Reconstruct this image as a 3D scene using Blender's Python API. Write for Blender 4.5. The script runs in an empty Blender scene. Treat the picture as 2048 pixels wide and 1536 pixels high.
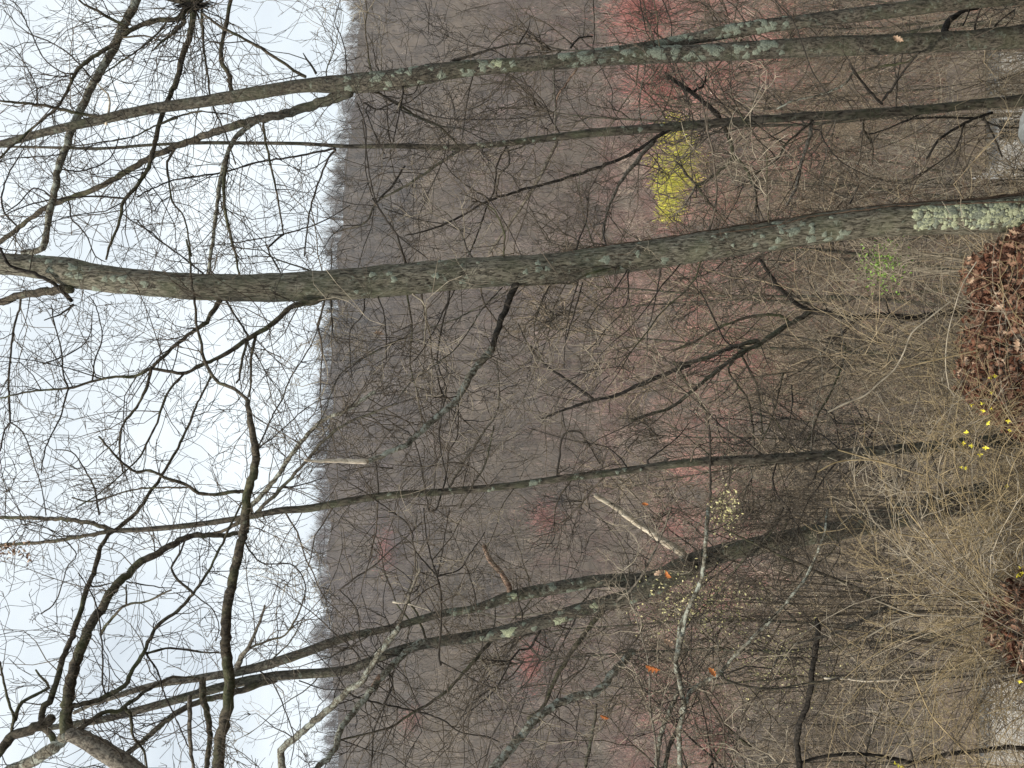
import bpy, math, random
import numpy as np
from mathutils import Matrix

SEED = 11
rng = np.random.default_rng(SEED)
random.seed(SEED)
SC = bpy.context.scene
COL = SC.collection

# ------------------------------------------------------------------ camera
# The photograph was taken with the phone on its side: world up points to the left of the frame.
F, CX, CY, CZ = 1700.0, 1024.0, 768.0, 5.6
cam = bpy.data.cameras.new('camera')
cam.sensor_fit = 'HORIZONTAL'; cam.sensor_width = 36.0; cam.lens = 36.0 * F / 2048.0
cam.clip_start = 0.1; cam.clip_end = 6000.0
camo = bpy.data.objects.new('camera', cam); COL.objects.link(camo)
camo.matrix_world = Matrix(((0, 1, 0, 0), (0, 0, -1, 0), (-1, 0, 0, CZ), (0, 0, 0, 1)))
SC.camera = camo

# ------------------------------------------------------------------ sky, sun, exposure
SUN_EL, SUN_AZ = math.radians(50), math.radians(236)      # azimuth measured clockwise from +Y
w = bpy.data.worlds.new('World'); SC.world = w; w.use_nodes = True
nt = w.node_tree; nt.nodes.clear()
out = nt.nodes.new('ShaderNodeOutputWorld'); bg = nt.nodes.new('ShaderNodeBackground')
sky = nt.nodes.new('ShaderNodeTexSky'); sky.sky_type = 'NISHITA'; sky.sun_disc = False
sky.sun_elevation = SUN_EL; sky.sun_rotation = SUN_AZ; sky.dust_density = 2.0
tc = nt.nodes.new('ShaderNodeTexCoord'); mp = nt.nodes.new('ShaderNodeMapping')
mp.inputs['Scale'].default_value = (1.0, 1.0, 2.2)
cn = nt.nodes.new('ShaderNodeTexNoise'); cn.inputs['Scale'].default_value = 2.3; cn.inputs['Detail'].default_value = 5.0
cn.inputs['Roughness'].default_value = 0.5
cr = nt.nodes.new('ShaderNodeMapRange'); cr.inputs['From Min'].default_value = 0.36; cr.inputs['From Max'].default_value = 0.62
cr.inputs['To Min'].default_value = 0.66; cr.inputs['To Max'].default_value = 1.0
mx = nt.nodes.new('ShaderNodeMixRGB'); mx.inputs['Color2'].default_value = (10.2, 11.05, 11.55, 1)
nt.links.new(tc.outputs['Generated'], mp.inputs['Vector']); nt.links.new(mp.outputs[0], cn.inputs['Vector'])
nt.links.new(cn.outputs['Fac'], cr.inputs['Value']); nt.links.new(cr.outputs[0], mx.inputs['Fac'])
nt.links.new(sky.outputs[0], mx.inputs['Color1']); nt.links.new(mx.outputs[0], bg.inputs['Color'])
bg.inputs['Strength'].default_value = 0.1
nt.links.new(bg.outputs[0], out.inputs['Surface'])
sl = bpy.data.lights.new('sun', 'SUN'); sl.energy = 4.5; sl.angle = math.radians(3); sl.color = (1.0, 0.91, 0.78)
so = bpy.data.objects.new('sun', sl); COL.objects.link(so)
so.rotation_euler = (math.pi / 2 - SUN_EL, 0, math.pi - SUN_AZ)
SC.view_settings.view_transform = 'Standard'; SC.view_settings.look = 'None'
SC.view_settings.exposure = 0.0; SC.view_settings.gamma = 1.0
SC.cycles.max_bounces = 4; SC.cycles.diffuse_bounces = 2; SC.cycles.glossy_bounces = 1
SC.cycles.transparent_max_bounces = 4

# ------------------------------------------------------------------ helpers
def at(x, y, d):
    """a point of the place: d metres out from the viewpoint in the direction seen at (x, y)"""
    return np.array([(CY - y) / F * d, d, CZ + (CX - x) / F * d])

def unit(v):
    v = np.asarray(v, float)
    return v / (np.linalg.norm(v) + 1e-9)

def tag(o, label=None, cat=None, group=None, kind=None):
    if label: o['label'] = label
    if cat: o['category'] = cat
    if group: o['group'] = group
    if kind: o['kind'] = kind
    return o

def empty(name, loc=(0, 0, 0), parent=None):
    o = bpy.data.objects.new(name, None); COL.objects.link(o); o.location = loc
    o.empty_display_size = 0.2
    if parent: o.parent = parent
    return o

def mesh_from(name, V, faces_list, smooth=True, colors=None):
    """V (n,3); faces_list: list of (m,k) index arrays"""
    me = bpy.data.meshes.new(name)
    V = np.asarray(V, np.float32)
    me.vertices.add(len(V)); me.vertices.foreach_set('co', V.ravel())
    loops, starts, tot = [], [], 0
    for f in faces_list:
        f = np.asarray(f, np.int32)
        if not len(f): continue
        k = f.shape[1]
        loops.append(f.ravel()); starts.append(np.arange(len(f), dtype=np.int32) * k + tot); tot += f.size
    L = np.concatenate(loops); S = np.concatenate(starts)
    me.loops.add(len(L)); me.loops.foreach_set('vertex_index', L)
    me.polygons.add(len(S)); me.polygons.foreach_set('loop_start', S)
    me.polygons.foreach_set('use_smooth', np.full(len(S), smooth, dtype=bool))
    me.update(calc_edges=True)
    if colors is not None:
        a = me.color_attributes.new('tint', 'FLOAT_COLOR', 'POINT')
        c = np.ones((len(V), 4), np.float32); c[:, :3] = colors
        a.data.foreach_set('color', c.ravel())
    return me

def link(name, me, mat, parent=None):
    o = bpy.data.objects.new(name, me); COL.objects.link(o)
    if mat and not me.materials: me.materials.append(mat)
    if parent: o.parent = parent
    return o

class MB:
    """collects tapered tubes and free faces, builds them as one mesh"""
    def __init__(self):
        self.tubes = {}; self.V = []; self.faces = {3: [], 4: []}; self.n = 0
    def tube(self, path, rad, sides=3):
        path = np.asarray(path, float)
        self.tubes.setdefault((len(path), sides), []).append((path, np.asarray(rad, float)))
    def raw(self, V, f):
        f = np.asarray(f); self.faces[f.shape[1]].append(f + self.n); self.V.append(np.asarray(V, float)); self.n += len(V)
    def flush(self):
        for (N, k), items in self.tubes.items():
            Pp = np.stack([i[0] for i in items]); R = np.stack([i[1] for i in items]); M = len(items)
            T = np.gradient(Pp, axis=1); T /= np.linalg.norm(T, axis=2, keepdims=True) + 1e-9
            mean = np.abs(Pp[:, -1] - Pp[:, 0]); ax = np.argmin(mean, axis=1)
            ref = np.zeros((M, 1, 3)); ref[np.arange(M), 0, ax] = 1.0
            U = np.cross(T, ref); U /= np.linalg.norm(U, axis=2, keepdims=True) + 1e-9
            W = np.cross(T, U)
            a = np.arange(k) / k * 2 * math.pi
            V = Pp[:, :, None] + R[:, :, None, None] * (np.cos(a)[None, None, :, None] * U[:, :, None] + np.sin(a)[None, None, :, None] * W[:, :, None])
            idx = np.arange(M * N * k).reshape(M, N, k)
            i0 = idx[:, :-1]; i1 = idx[:, 1:]
            q = np.stack([i0, np.roll(i0, -1, 2), np.roll(i1, -1, 2), i1], axis=-1).reshape(-1, 4)
            self.raw(V.reshape(-1, 3), q)
        self.tubes = {}
    def mesh(self, name, base=(0, 0, 0), smooth=True):
        self.flush()
        V = np.concatenate(self.V) - np.asarray(base, float)
        fl = [np.concatenate(f) for f in self.faces.values() if f]
        return mesh_from(name, V, fl, smooth)
    def build(self, name, mat, parent=None, base=(0, 0, 0), smooth=True):
        return link(name, self.mesh(name, base, smooth), mat, parent)
    def any(self): return bool(self.tubes) or self.n > 0

def catmull(P, step):
    P = np.asarray(P, float)
    if len(P) < 3:
        n = max(2, int(np.linalg.norm(P[-1, :2] - P[0, :2]) / step) + 1)
        t = np.linspace(0, 1, n)[:, None]; return P[0] * (1 - t) + P[-1] * t
    Q = np.vstack([2 * P[0] - P[1], P, 2 * P[-1] - P[-2]]); outp = []
    for i in range(1, len(Q) - 2):
        p0, p1, p2, p3 = Q[i - 1], Q[i], Q[i + 1], Q[i + 2]
        n = max(1, int(np.linalg.norm((p2 - p1)[:2]) / step))
        t = (np.arange(n) / n)[:, None]
        outp.append(0.5 * (2 * p1 + (p2 - p0) * t + (2 * p0 - 5 * p1 + 4 * p2 - p3) * t ** 2 + (3 * p1 - p0 - 3 * p2 + p3) * t ** 3))
    outp.append(P[-1:]); return np.vstack(outp)

# ------------------------------------------------------------------ materials
def nodes(name, rough=0.9):
    m = bpy.data.materials.new(name); m.use_nodes = True
    b = m.node_tree.nodes['Principled BSDF']; b.inputs['Roughness'].default_value = rough
    b.inputs['Specular IOR Level'].default_value = 0.25
    return m, m.node_tree, b

def ramp(t, fac, stops):
    r = t.nodes.new('ShaderNodeValToRGB'); e = r.color_ramp.elements
    e[0].position, e[0].color = stops[0][0], (*stops[0][1], 1)
    e[1].position, e[1].color = stops[-1][0], (*stops[-1][1], 1)
    for p, c in stops[1:-1]:
        n = e.new(p); n.color = (*c, 1)
    t.links.new(fac, r.inputs['Fac']); return r.outputs['Color']

def noise(t, vec, scale, detail=4.0, rough=0.55, dist=0.0):
    n = t.nodes.new('ShaderNodeTexNoise'); n.inputs['Scale'].default_value = scale
    n.inputs['Detail'].default_value = detail; n.inputs['Roughness'].default_value = rough; n.inputs['Distortion'].default_value = dist
    t.links.new(vec, n.inputs['Vector']); return n.outputs['Fac']

def mapped(t, scale):
    c = t.nodes.new('ShaderNodeTexCoord'); m = t.nodes.new('ShaderNodeMapping'); m.inputs['Scale'].default_value = scale
    t.links.new(c.outputs['Object'], m.inputs['Vector']); return m.outputs[0], c.outputs['Object']

def mix(t, fac, a, b):
    m = t.nodes.new('ShaderNodeMixRGB'); t.links.new(fac, m.inputs['Fac'])
    for s, v in (('Color1', a), ('Color2', b)):
        if isinstance(v, tuple): m.inputs[s].default_value = (*v, 1)
        else: t.links.new(v, m.inputs[s])
    return m.outputs[0]

def bark(name, light, dark, lichen=(0.34, 0.37, 0.29), cover=0.5, furrow=0.22, scale=26.0, moss=None, bump=0.7):
    m, t, b = nodes(name)
    stretched, plain = mapped(t, (1, 1, furrow))
    f = noise(t, stretched, scale, 8, 0.68, 0.5)
    mid = tuple(0.45 * l + 0.55 * d for l, d in zip(light, dark))
    c = ramp(t, f, [(0.40, dark), (0.48, mid), (0.58, light)])
    tone = noise(t, plain, 2.1, 3)
    c2 = t.nodes.new('ShaderNodeMixRGB'); c2.blend_type = 'MULTIPLY'; c2.inputs['Fac'].default_value = 0.75
    t.links.new(c, c2.inputs['Color1']); t.links.new(ramp(t, tone, [(0.3, (0.62, 0.6, 0.55)), (0.7, (1.25, 1.22, 1.2))]), c2.inputs['Color2'])
    c = c2.outputs[0]
    if moss:
        mm = ramp(t, noise(t, plain, 3.3, 5, 0.6), [(0.47, (0, 0, 0)), (0.64, (0.5, 0.5, 0.5))])
        c = mix(t, mm, c, moss)
    if cover > 0:
        ln = noise(t, plain, 13.0, 6, 0.72, 0.6)
        e = 0.72 - 0.3 * cover
        lm = ramp(t, ln, [(e, (0, 0, 0)), (e + 0.07, (0.8, 0.8, 0.8))])
        lc = mix(t, noise(t, plain, 60, 3), lichen, tuple(v * 0.6 for v in lichen))
        c = mix(t, lm, c, lc)
    t.links.new(c, b.inputs['Base Color'])
    bp = t.nodes.new('ShaderNodeBump'); bp.inputs['Strength'].default_value = bump; bp.inputs['Distance'].default_value = 0.02
    t.links.new(f, bp.inputs['Height']); t.links.new(bp.outputs[0], b.inputs['Normal'])
    return m

def plain(name, a, bcol, scale=30.0, rough=0.85, trans=0.0):
    m, t, b = nodes(name, rough); _, o = mapped(t, (1, 1, 1))
    t.links.new(ramp(t, noise(t, o, scale, 4), [(0.35, a), (0.65, bcol)]), b.inputs['Base Color'])
    if trans:
        b.inputs['Transmission Weight'].default_value = 0.0
    return m

def tinted(name, rough=0.95):
    m, t, b = nodes(name, rough)
    a = t.nodes.new('ShaderNodeVertexColor'); a.layer_name = 'tint'
    t.links.new(a.outputs['Color'], b.inputs['Base Color'])
    return m

M = {}
M['oak'] = bark('bark_oak', (0.25, 0.235, 0.185), (0.028, 0.024, 0.018), (0.33, 0.36, 0.28), 0.46, 0.24, 60, (0.13, 0.14, 0.085), 1.0)
M['twin'] = bark('bark_twin', (0.17, 0.155, 0.125), (0.03, 0.027, 0.022), (0.26, 0.29, 0.23), 0.52, 0.4, 52, (0.10, 0.11, 0.065), 1.0)
M['slender'] = bark('bark_slender', (0.14, 0.125, 0.10), (0.028, 0.025, 0.02), (0.28, 0.30, 0.23), 0.42, 0.3, 34, (0.09, 0.105, 0.06), 1.0)
M['limb'] = bark('bark_limb', (0.15, 0.128, 0.095), (0.035, 0.03, 0.024), (0.30, 0.32, 0.23), 0.35, 0.6, 40, (0.09, 0.115, 0.045), 1.0)
M['grey'] = bark('bark_grey', (0.27, 0.245, 0.20), (0.07, 0.06, 0.05), (0.38, 0.40, 0.33), 0.4, 0.7, 36, None, 1.0)
M['lichened'] = bark('bark_lichened', (0.25, 0.23, 0.18), (0.05, 0.045, 0.035), (0.55, 0.58, 0.49), 0.76, 0.6, 40, None, 1.0)
M['dark'] = bark('bark_dark', (0.055, 0.048, 0.04), (0.012, 0.011, 0.01), (0.2, 0.22, 0.17), 0.2, 0.4, 36)
M['dead'] = bark('dead_wood_pale', (0.80, 0.74, 0.62), (0.48, 0.41, 0.32), cover=0.0, furrow=0.2, scale=40)
M['peeled'] = bark('dead_wood_peeled', (0.46, 0.33, 0.25), (0.16, 0.10, 0.075), cover=0.0, furrow=0.3, scale=40)
M['vine'] = bark('vine_bark', (0.20, 0.14, 0.10), (0.07, 0.05, 0.035), cover=0.0, scale=60)
M['twig_dark'] = plain('twig_dark', (0.022, 0.019, 0.016), (0.06, 0.051, 0.041), 14)
M['twig_mid'] = plain('twig_brown', (0.06, 0.05, 0.038), (0.15, 0.122, 0.092), 12)
M['twig_pale'] = plain('twig_pale', (0.22, 0.185, 0.135), (0.48, 0.42, 0.32), 10)
M['straw'] = plain('straw_stem', (0.26, 0.20, 0.12), (0.54, 0.44, 0.29), 8)
M['brush'] = plain('brush_brown', (0.135, 0.11, 0.078), (0.33, 0.265, 0.19), 10)
M['cane'] = plain('cane_tan', (0.22, 0.165, 0.085), (0.44, 0.35, 0.21), 9)
M['lichen'] = plain('lichen_crust', (0.12, 0.138, 0.105), (0.29, 0.32, 0.255), 90)
M['lichen_bright'] = plain('lichen_bright', (0.22, 0.245, 0.16), (0.56, 0.60, 0.40), 90)
M['leaf_brown'] = plain('dry_leaf_brown', (0.12, 0.062, 0.04), (0.33, 0.20, 0.135), 16)
M['leaf_red'] = plain('dry_leaf_red_brown', (0.07, 0.03, 0.02), (0.20, 0.09, 0.055), 16)
M['leaf_tan'] = plain('dry_leaf_tan', (0.36, 0.24, 0.16), (0.60, 0.45, 0.33), 16)
M['leaf_orange'] = plain('dry_leaf_orange', (0.42, 0.13, 0.04), (0.66, 0.27, 0.09), 22)
M['petal'] = plain('yellow_petal', (0.85, 0.72, 0.03), (0.95, 0.86, 0.12), 60, 0.6)
M['bud'] = plain('pale_bud', (0.50, 0.46, 0.20), (0.75, 0.70, 0.40), 8)
M['green'] = plain('fresh_leaf', (0.12, 0.22, 0.04), (0.28, 0.42, 0.10), 8)
M['tint'] = tinted('tree_tint')

# ------------------------------------------------------------------ the lie of the land
_YP = np.array([-40, -6, 0, 3, 6, 9, 12, 20, 40, 60, 100, 160, 250, 340.0])
_ZP = np.array([-1.5, -1.5, -1.8, -2.6, -4.15, -5.8, -7.9, -13.3, -25.5, -30.8, -36.5, -42, -45, -43.0])
_RX = np.array([-600, -316, -200, -75, 30, 150, 200, 316, 600.0])
_RZ = np.array([120, 142, 150, 153, 148, 141, 134, 124, 110.0])
def _ridge(X): return np.interp(X, _RX, _RZ) + 1.6 * np.sin(X / 13.0) + 1.2 * np.sin(X / 5.7 + 1)
def ground_z(X, Y):
    X = np.asarray(X, float); Y = np.asarray(Y, float)
    z = np.interp(Y, _YP, _ZP)
    zr = _ridge(X)
    t = np.clip((Y - 340) / 360.0, 0, 1)
    hill = -43 + (zr + 43) * (0.75 * t + 0.25 * t * t) + 5 * np.sin(X / 37.0 + Y / 90.0) * np.clip(t * 4, 0, 1) * np.clip((1 - t) * 4, 0.15, 1)
    back = zr - 0.12 * (Y - 700)
    z = np.where(Y > 340, np.where(Y > 700, back, hill), z)
    wob = 0.05 * np.sin(X * 2.1 + Y * 0.7) + 0.04 * np.sin(X * 0.9 - Y * 1.7)
    mound = (0.84 + 0.09 * np.sin(X * 5.1 + 1) + 0.05 * np.sin(X * 11 + Y * 7)) * np.exp(-((X - 0.42) / 1.0) ** 6 - ((Y - 8.4) / 1.0) ** 2) + 0.66 * np.exp(-((X + 2.05) / 0.5) ** 2 - ((Y - 7.3) / 0.8) ** 2)
    return z + CZ + np.where(Y < 60, wob, wob * 4) + mound

def make_ground():
    ys = np.concatenate([np.linspace(-40, 4, 14), np.linspace(4.4, 14, 50), np.linspace(14.6, 60, 60), np.linspace(63, 340, 60), np.linspace(346, 720, 70), np.linspace(760, 2500, 20)])
    rows = []
    xs = np.linspace(-1, 1, 161); xs = np.sign(xs) * (np.abs(xs) ** 2.2)
    for y in ys:
        rows.append(np.stack([xs * (40 + max(y, 0) * 1.1), np.full_like(xs, y)], 1))
    G = np.array(rows); Z = ground_z(G[..., 0], G[..., 1])
    V = np.dstack([G, Z]).reshape(-1, 3); n, k = len(ys), len(xs)
    i = np.arange(n * k).reshape(n, k)
    q = np.stack([i[:-1, :-1], i[:-1, 1:], i[1:, 1:], i[1:, :-1]], -1).reshape(-1, 4)
    m, t, b = nodes('leaf_litter_ground', 1.0); _, o = mapped(t, (1, 1, 1))
    fine = ramp(t, noise(t, o, 5.0, 8, 0.7), [(0.34, (0.045, 0.036, 0.027)), (0.5, (0.11, 0.088, 0.066)), (0.66, (0.20, 0.16, 0.125))])
    big = ramp(t, noise(t, o, 0.02, 4), [(0.35, (0.06, 0.053, 0.05)), (0.65, (0.10, 0.083, 0.068))])
    mm = t.nodes.new('ShaderNodeMixRGB'); mm.inputs['Fac'].default_value = 0.45
    t.links.new(fine, mm.inputs['Color1']); t.links.new(big, mm.inputs['Color2']); t.links.new(mm.outputs[0], b.inputs['Base Color'])
    o2 = link('ground', mesh_from('ground', V, [q]), m)
    tag(o2, 'brown leaf-strewn hillside falling away to a valley and rising to a ridge', 'ground', kind='structure')
make_ground()

# ------------------------------------------------------------------ woods: thin twig slivers in one mass
def sliver_trees(X, Y, H, K, tint, wid, up=(35, 82), spread=0.2):
    """V, faces, colours of bare trees: each a tapering bole and K upswept twigs"""
    n = len(X); Z = ground_z(X, Y)
    Vs, Cs = [], []
    base = np.stack([X, Y, Z], 1)
    # boles: two crossed long tapers
    lean = rng.normal(0, 0.06, (n, 2)) * H[:, None]
    top = base + np.stack([lean[:, 0], lean[:, 1], H * 0.93], 1)
    for ang in (0.0, 1.2):
        a = rng.uniform(-0.3, 0.3, n) + ang
        dv = np.stack([np.cos(a), np.sin(a), 0 * a], 1) * (wid[:, None] * 1.3)
        Vs.append(np.stack([base - dv, base + dv, top], 1)); Cs.append(np.repeat((tint * 0.8)[:, None], 3, 1))
    # twigs
    t = rng.uniform(0.22, 0.97, (n, K)); az = rng.uniform(0, 2 * math.pi, (n, K))
    el = np.radians(rng.uniform(up[0], up[1], (n, K)))
    out = rng.uniform(0, spread, (n, K)) * H[:, None] * np.sqrt(np.clip(1.25 - t, 0.05, 1))
    p0 = base[:, None] + (top - base)[:, None] * t[..., None]
    p0 = p0 + np.stack([np.cos(az) * out, np.sin(az) * out, out * 0.5], -1)
    L = rng.uniform(0.09, 0.26, (n, K)) * H[:, None]
    d = np.stack([np.cos(az) * np.cos(el), np.sin(az) * np.cos(el), np.sin(el)], -1)
    p1 = p0 + d * L[..., None]
    wa = rng.uniform(0, math.pi, (n, K))
    dv = np.stack([np.cos(wa), np.sin(wa) * 0.6, 0 * wa], -1) * (wid[:, None] * rng.uniform(0.5, 1.1, (n, K)))[..., None]
    T = np.stack([p0 - dv, p0 + dv, p1], 2).reshape(n, -1, 3)
    c = tint[:, None, None] * rng.uniform(0.75, 1.25, (n, K, 1, 1))
    Vs.append(T.reshape(-1, 3, 3)); Cs.append(np.broadcast_to(c, (n, K, 3, 3)).reshape(-1, 3, 3))
    V = np.concatenate([v.reshape(-1, 3) for v in Vs]); C = np.concatenate([c.reshape(-1, 3) for c in Cs])
    return V, np.arange(len(V)).reshape(-1, 3), C

def patch(X, Y, s, ph):
    return 0.5 + 0.25 * (np.sin(X / s + ph) * np.cos(Y / s * 0.8 + 1.3 * ph) + np.sin(X / s * 0.43 + Y / s * 0.7 + 2.1 * ph)) + 0.12 * np.sin(X / s * 2.7 - Y / s * 1.9 + ph)

def lerp(a, b, t): return np.asarray(a) * (1 - t[:, None]) + np.asarray(b) * t[:, None]

GREYW, BROWNW, PLUMW = (0.10, 0.094, 0.090), (0.215, 0.17, 0.12), (0.145, 0.121, 0.112)
def hill_wood():
    N = 9000
    Y = rng.uniform(335, 735, N * 2); X = rng.uniform(-1, 1, N * 2) * (Y * 0.47 + 25)
    keep = rng.uniform(0, 1, N * 2) < (Y * 0.47 + 25) / 375; X, Y = X[keep][:N], Y[keep][:N]
    Y2 = rng.uniform(685, 722, 900); X2 = rng.uniform(-350, 350, 900); X, Y = np.concatenate([X, X2]), np.concatenate([Y, Y2]); N = len(X)
    H = rng.uniform(8, 17, N) * (1 + 0.34 * np.sin(X / 9.0) * np.sin(X / 23.0 + Y / 31.0))
    t = np.clip(patch(X, Y, 55, 0.4) * 1.5 - 0.25 + rng.normal(0, 0.16, N), 0, 1)
    tint = lerp(GREYW, PLUMW, t)
    t2 = np.clip(patch(X, Y, 70, 2.2) * 2.2 - 1.0 + rng.normal(0, 0.2, N), 0, 1)
    t2 = np.clip(t2 * 0.55 + 1.0 * np.exp(-((Y - 500 - 22 * np.sin(X / 60.0)) / 34) ** 2) * np.clip(0.5 + 0.9 * (patch(X, Y, 80, 3.0) - 0.35), 0, 1), 0, 1)
    tint = tint * (1 - t2[:, None]) + np.array(BROWNW) * t2[:, None]
    low = np.clip((470 - Y) / 140 + rng.normal(0, 0.25, N) + 0.5 * (patch(X, Y, 30, 0.9) - 0.5), 0, 0.8); tint = tint * (1 - low[:, None]) + lerp((0.15, 0.128, 0.105), (0.21, 0.13, 0.115), rng.uniform(0, 1, N)) * low[:, None]
    tint = tint * np.exp(rng.normal(0, 0.38, (N, 1)))
    V, f, C = sliver_trees(X, Y, H, 74, np.clip(tint, 0, 0.7), rng.uniform(0.07, 0.125, N))
    o = link('hillside_wood', mesh_from('hillside_wood', V, [f], False, C), M['tint'])
    tag(o, 'grey and brown bare wood covering the far hillside up to the ridge', 'wood', kind='stuff')
hill_wood()

def valley_wood():
    N = 1900
    Y = rng.uniform(95, 335, N * 3); X = rng.uniform(-1, 1, N * 3) * (Y * 0.47 + 12)
    keep = rng.uniform(0, 1, N * 3) < (Y * 0.47 + 12) / 172; X, Y = X[keep][:N], Y[keep][:N]; N = len(X)
    H = rng.uniform(7, 12.5, N) * np.clip(0.55 + Y / 400, 0.6, 1)
    t = np.clip(patch(X, Y, 21, 1.4) * 1.9 - 0.25 + rng.normal(0, 0.2, N) + np.where(X > 0, 0.35, 0.0), 0, 1)
    tint = lerp((0.19, 0.16, 0.125), (0.36, 0.165, 0.14), t)
    t2 = np.clip(rng.normal(0.1, 0.3, N), 0, 1)
    far = np.clip((Y - 170) / 150 + rng.normal(0, 0.25, N), 0, 0.75); tint = tint * (1 - far[:, None]) + np.array((0.16, 0.125, 0.11)) * far[:, None]
    tint = (tint * (1 - t2[:, None]) + np.array((0.36, 0.32, 0.25)) * t2[:, None]) * np.exp(rng.normal(0, 0.3, (N, 1)))
    V, f, C = sliver_trees(X, Y, H, 150, np.clip(tint, 0, 0.7), np.clip(0.00022 * Y, 0.025, 0.075) * rng.uniform(0.8, 1.3, N), (10, 80), 0.24)
    o = link('valley_wood', mesh_from('valley_wood', V, [f], False, C), M['tint'])
    tag(o, 'pinkish brown mass of bare trees along the valley floor', 'wood', kind='stuff')
valley_wood()

# ------------------------------------------------------------------ single trees of the valley and hill: red maples and the yellow willow
def rounded_tree(name, label, cat, px, py, hx, hy, d, tint, n, droop=False, group=None, lobes=None):
    """crown centred in direction (px, py) at d metres; hx half height and hy half width as seen"""
    if d > 300:        # on the far slope: stand it where that line of sight meets the hillside
        while d < 690 and float(ground_z(at(px, py, d)[0], d)) < at(px + hx * 0.9, py, d)[2]: d += 2.0
        d -= 2.0
    c = at(px, py, d); rz, rx = hx / F * d, hy / F * d
    gz = float(ground_z(c[0], c[1])); root = empty(name, (c[0], c[1], gz))
    b = np.array([c[0], c[1], gz])
    tr = MB()
    hgt = max(c[2] + rz * 0.6 - gz, 2.0)
    pts = [np.zeros(3) - [0, 0, 0.4]] + [np.array([rng.normal(0, 0.03) * hgt, rng.normal(0, 0.03) * hgt, hgt * k / 5]) for k in range(1, 6)]
    tr.tube(pts, np.linspace(0.28, 0.05, 6) * (hgt / 12), 7)
    for k in range(16):
        t = rng.uniform(0.35, 0.9); p = pts[0] + np.array([0, 0, hgt * t]); a = rng.uniform(0, 6.28)
        e = p + np.array([math.cos(a) * rx * 0.8, math.sin(a) * rx * 0.8, rz * 0.7])
        tr.tube([p, p * 0.5 + e * 0.5 + rng.normal(0, 0.2, 3), e], [0.10, 0.06, 0.02], 4)
    tr.build('trunk', M['twig_mid'], root)
    lobes = lobes or [(0, 0, 1, 1)]
    Vs, Cs = [], []
    for (ox, oy, sx, sy) in lobes:
        m = int(n * (1 if droop else 0.9) / len(lobes))
        u = rng.normal(0, 1, (m, 3)); u /= np.linalg.norm(u, axis=1, keepdims=True)
        ph_ = rng.uniform(0, 6, 3); r = (0.25 + np.abs(rng.normal(0, 0.6, m)) if not droop else rng.uniform(0.1, 1.1, m) ** 0.5) * (1 + 0.28 * np.sin(u[:, 0] * 6 + ph_[0]) * np.cos(u[:, 2] * 5 + ph_[1]) + 0.12 * np.sin(u[:, 2] * 13 + u[:, 0] * 9 + ph_[2]))
        cc = at(px + ox, py + oy, d) - b
        p0 = cc + u * r[:, None] * [rx * sy, rx * sy, rz * sx]
        L = rng.uniform(0.3, 0.9, m) * 0.30 * rz
        if droop:
            dd = np.stack([rng.normal(0, 0.3, m), rng.normal(0, 0.3, m), -np.ones(m)], 1); L *= 1.2
        else:
            dd = u * 0.25 + np.array([0, 0, 1.0]) + rng.normal(0, 0.35, (m, 3))
        dd /= np.linalg.norm(dd, axis=1, keepdims=True)
        p1 = p0 + dd * L[:, None]
        a = rng.uniform(0, math.pi, m); wv = np.stack([np.cos(a), np.sin(a), 0 * a], 1) * (d * (0.00036 if droop else 0.00030))
        Vs.append(np.stack([p0 - wv, p0 + wv, p1], 1).reshape(-1, 3))
        Cs.append(np.repeat(np.asarray(tint) * rng.uniform(0.7, 1.25, (m, 1)) * (1 + rng.normal(0, 0.05, (m, 3))), 3, 0))
    V = np.concatenate(Vs); C = np.concatenate(Cs)
    cr = link('crown', mesh_from('crown', V, [np.arange(len(V)).reshape(-1, 3)], False, C), M['tint'], root)
    tag(root, label, cat, group)

RED, ROSE = (0.42, 0.185, 0.16), (0.41, 0.205, 0.175)
VG = 'red budding maples on the valley floor'
rounded_tree('budding_maple', 'small red budding maple high on the far hillside beside the slender tree fork', 'tree', 778, 1098, 22, 40, 345, RED, 2600)
rounded_tree('budding_maple', 'wide coral red maple on the far hillside below the twin trunks', 'tree', 1068, 1322, 34, 52, 345, (0.44, 0.20, 0.165), 3600)
rounded_tree('budding_maple', 'faint rose maple on the hillside between the slender trunk and twin trunks', 'tree', 1095, 1035, 36, 34, 345, ROSE, 2200)
rounded_tree('budding_maple', 'faint red maple low on the hill at the lower edge of the photo', 'tree', 828, 1440, 26, 26, 345, ROSE, 1500)
for (px, py, hx, hy, d, n) in [(1290, 28, 66, 52, 165, 5200), (1330, 168, 68, 56, 160, 5200), (1440, 150, 46, 52, 120, 2600), (1455, 400, 40, 42, 140, 2200),
                               (1475, 690, 60, 62, 135, 3600), (1535, 745, 50, 44, 118, 2600), (1430, 1485, 50, 50, 135, 2600),
                               (1560, 100, 60, 64, 92, 2400), (1620, 300, 60, 70, 84, 2600), (1400, 600, 34, 40, 170, 1800), (1560, 560, 46, 60, 100, 2200)]:
    rounded_tree('budding_maple', 'rose red budding maple standing among the brown valley trees', 'tree', px, py, hx, hy, d, RED if n > 5000 else ROSE, n * 1.1, group=VG)
rounded_tree('yellow_willow', 'bright yellow willow on the valley floor behind the thin sapling', 'tree', 1348, 325, 50, 55, 150, (0.60, 0.57, 0.09), 3600, True,
             lobes=[(0, -60, 0.75, 0.7), (-6, 0, 0.95, 0.8), (-14, 40, 0.7, 0.5), (-12, 90, 0.6, 0.6), (25, 10, 0.8, 1.1)])

# ------------------------------------------------------------------ growing branches
UP = np.array([0, 0, 1.0])
def turned(d, ang):
    a = unit(np.cross(d, rng.normal(0, 1, 3)))
    return unit(d * math.cos(ang) + a * math.sin(ang))

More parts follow.
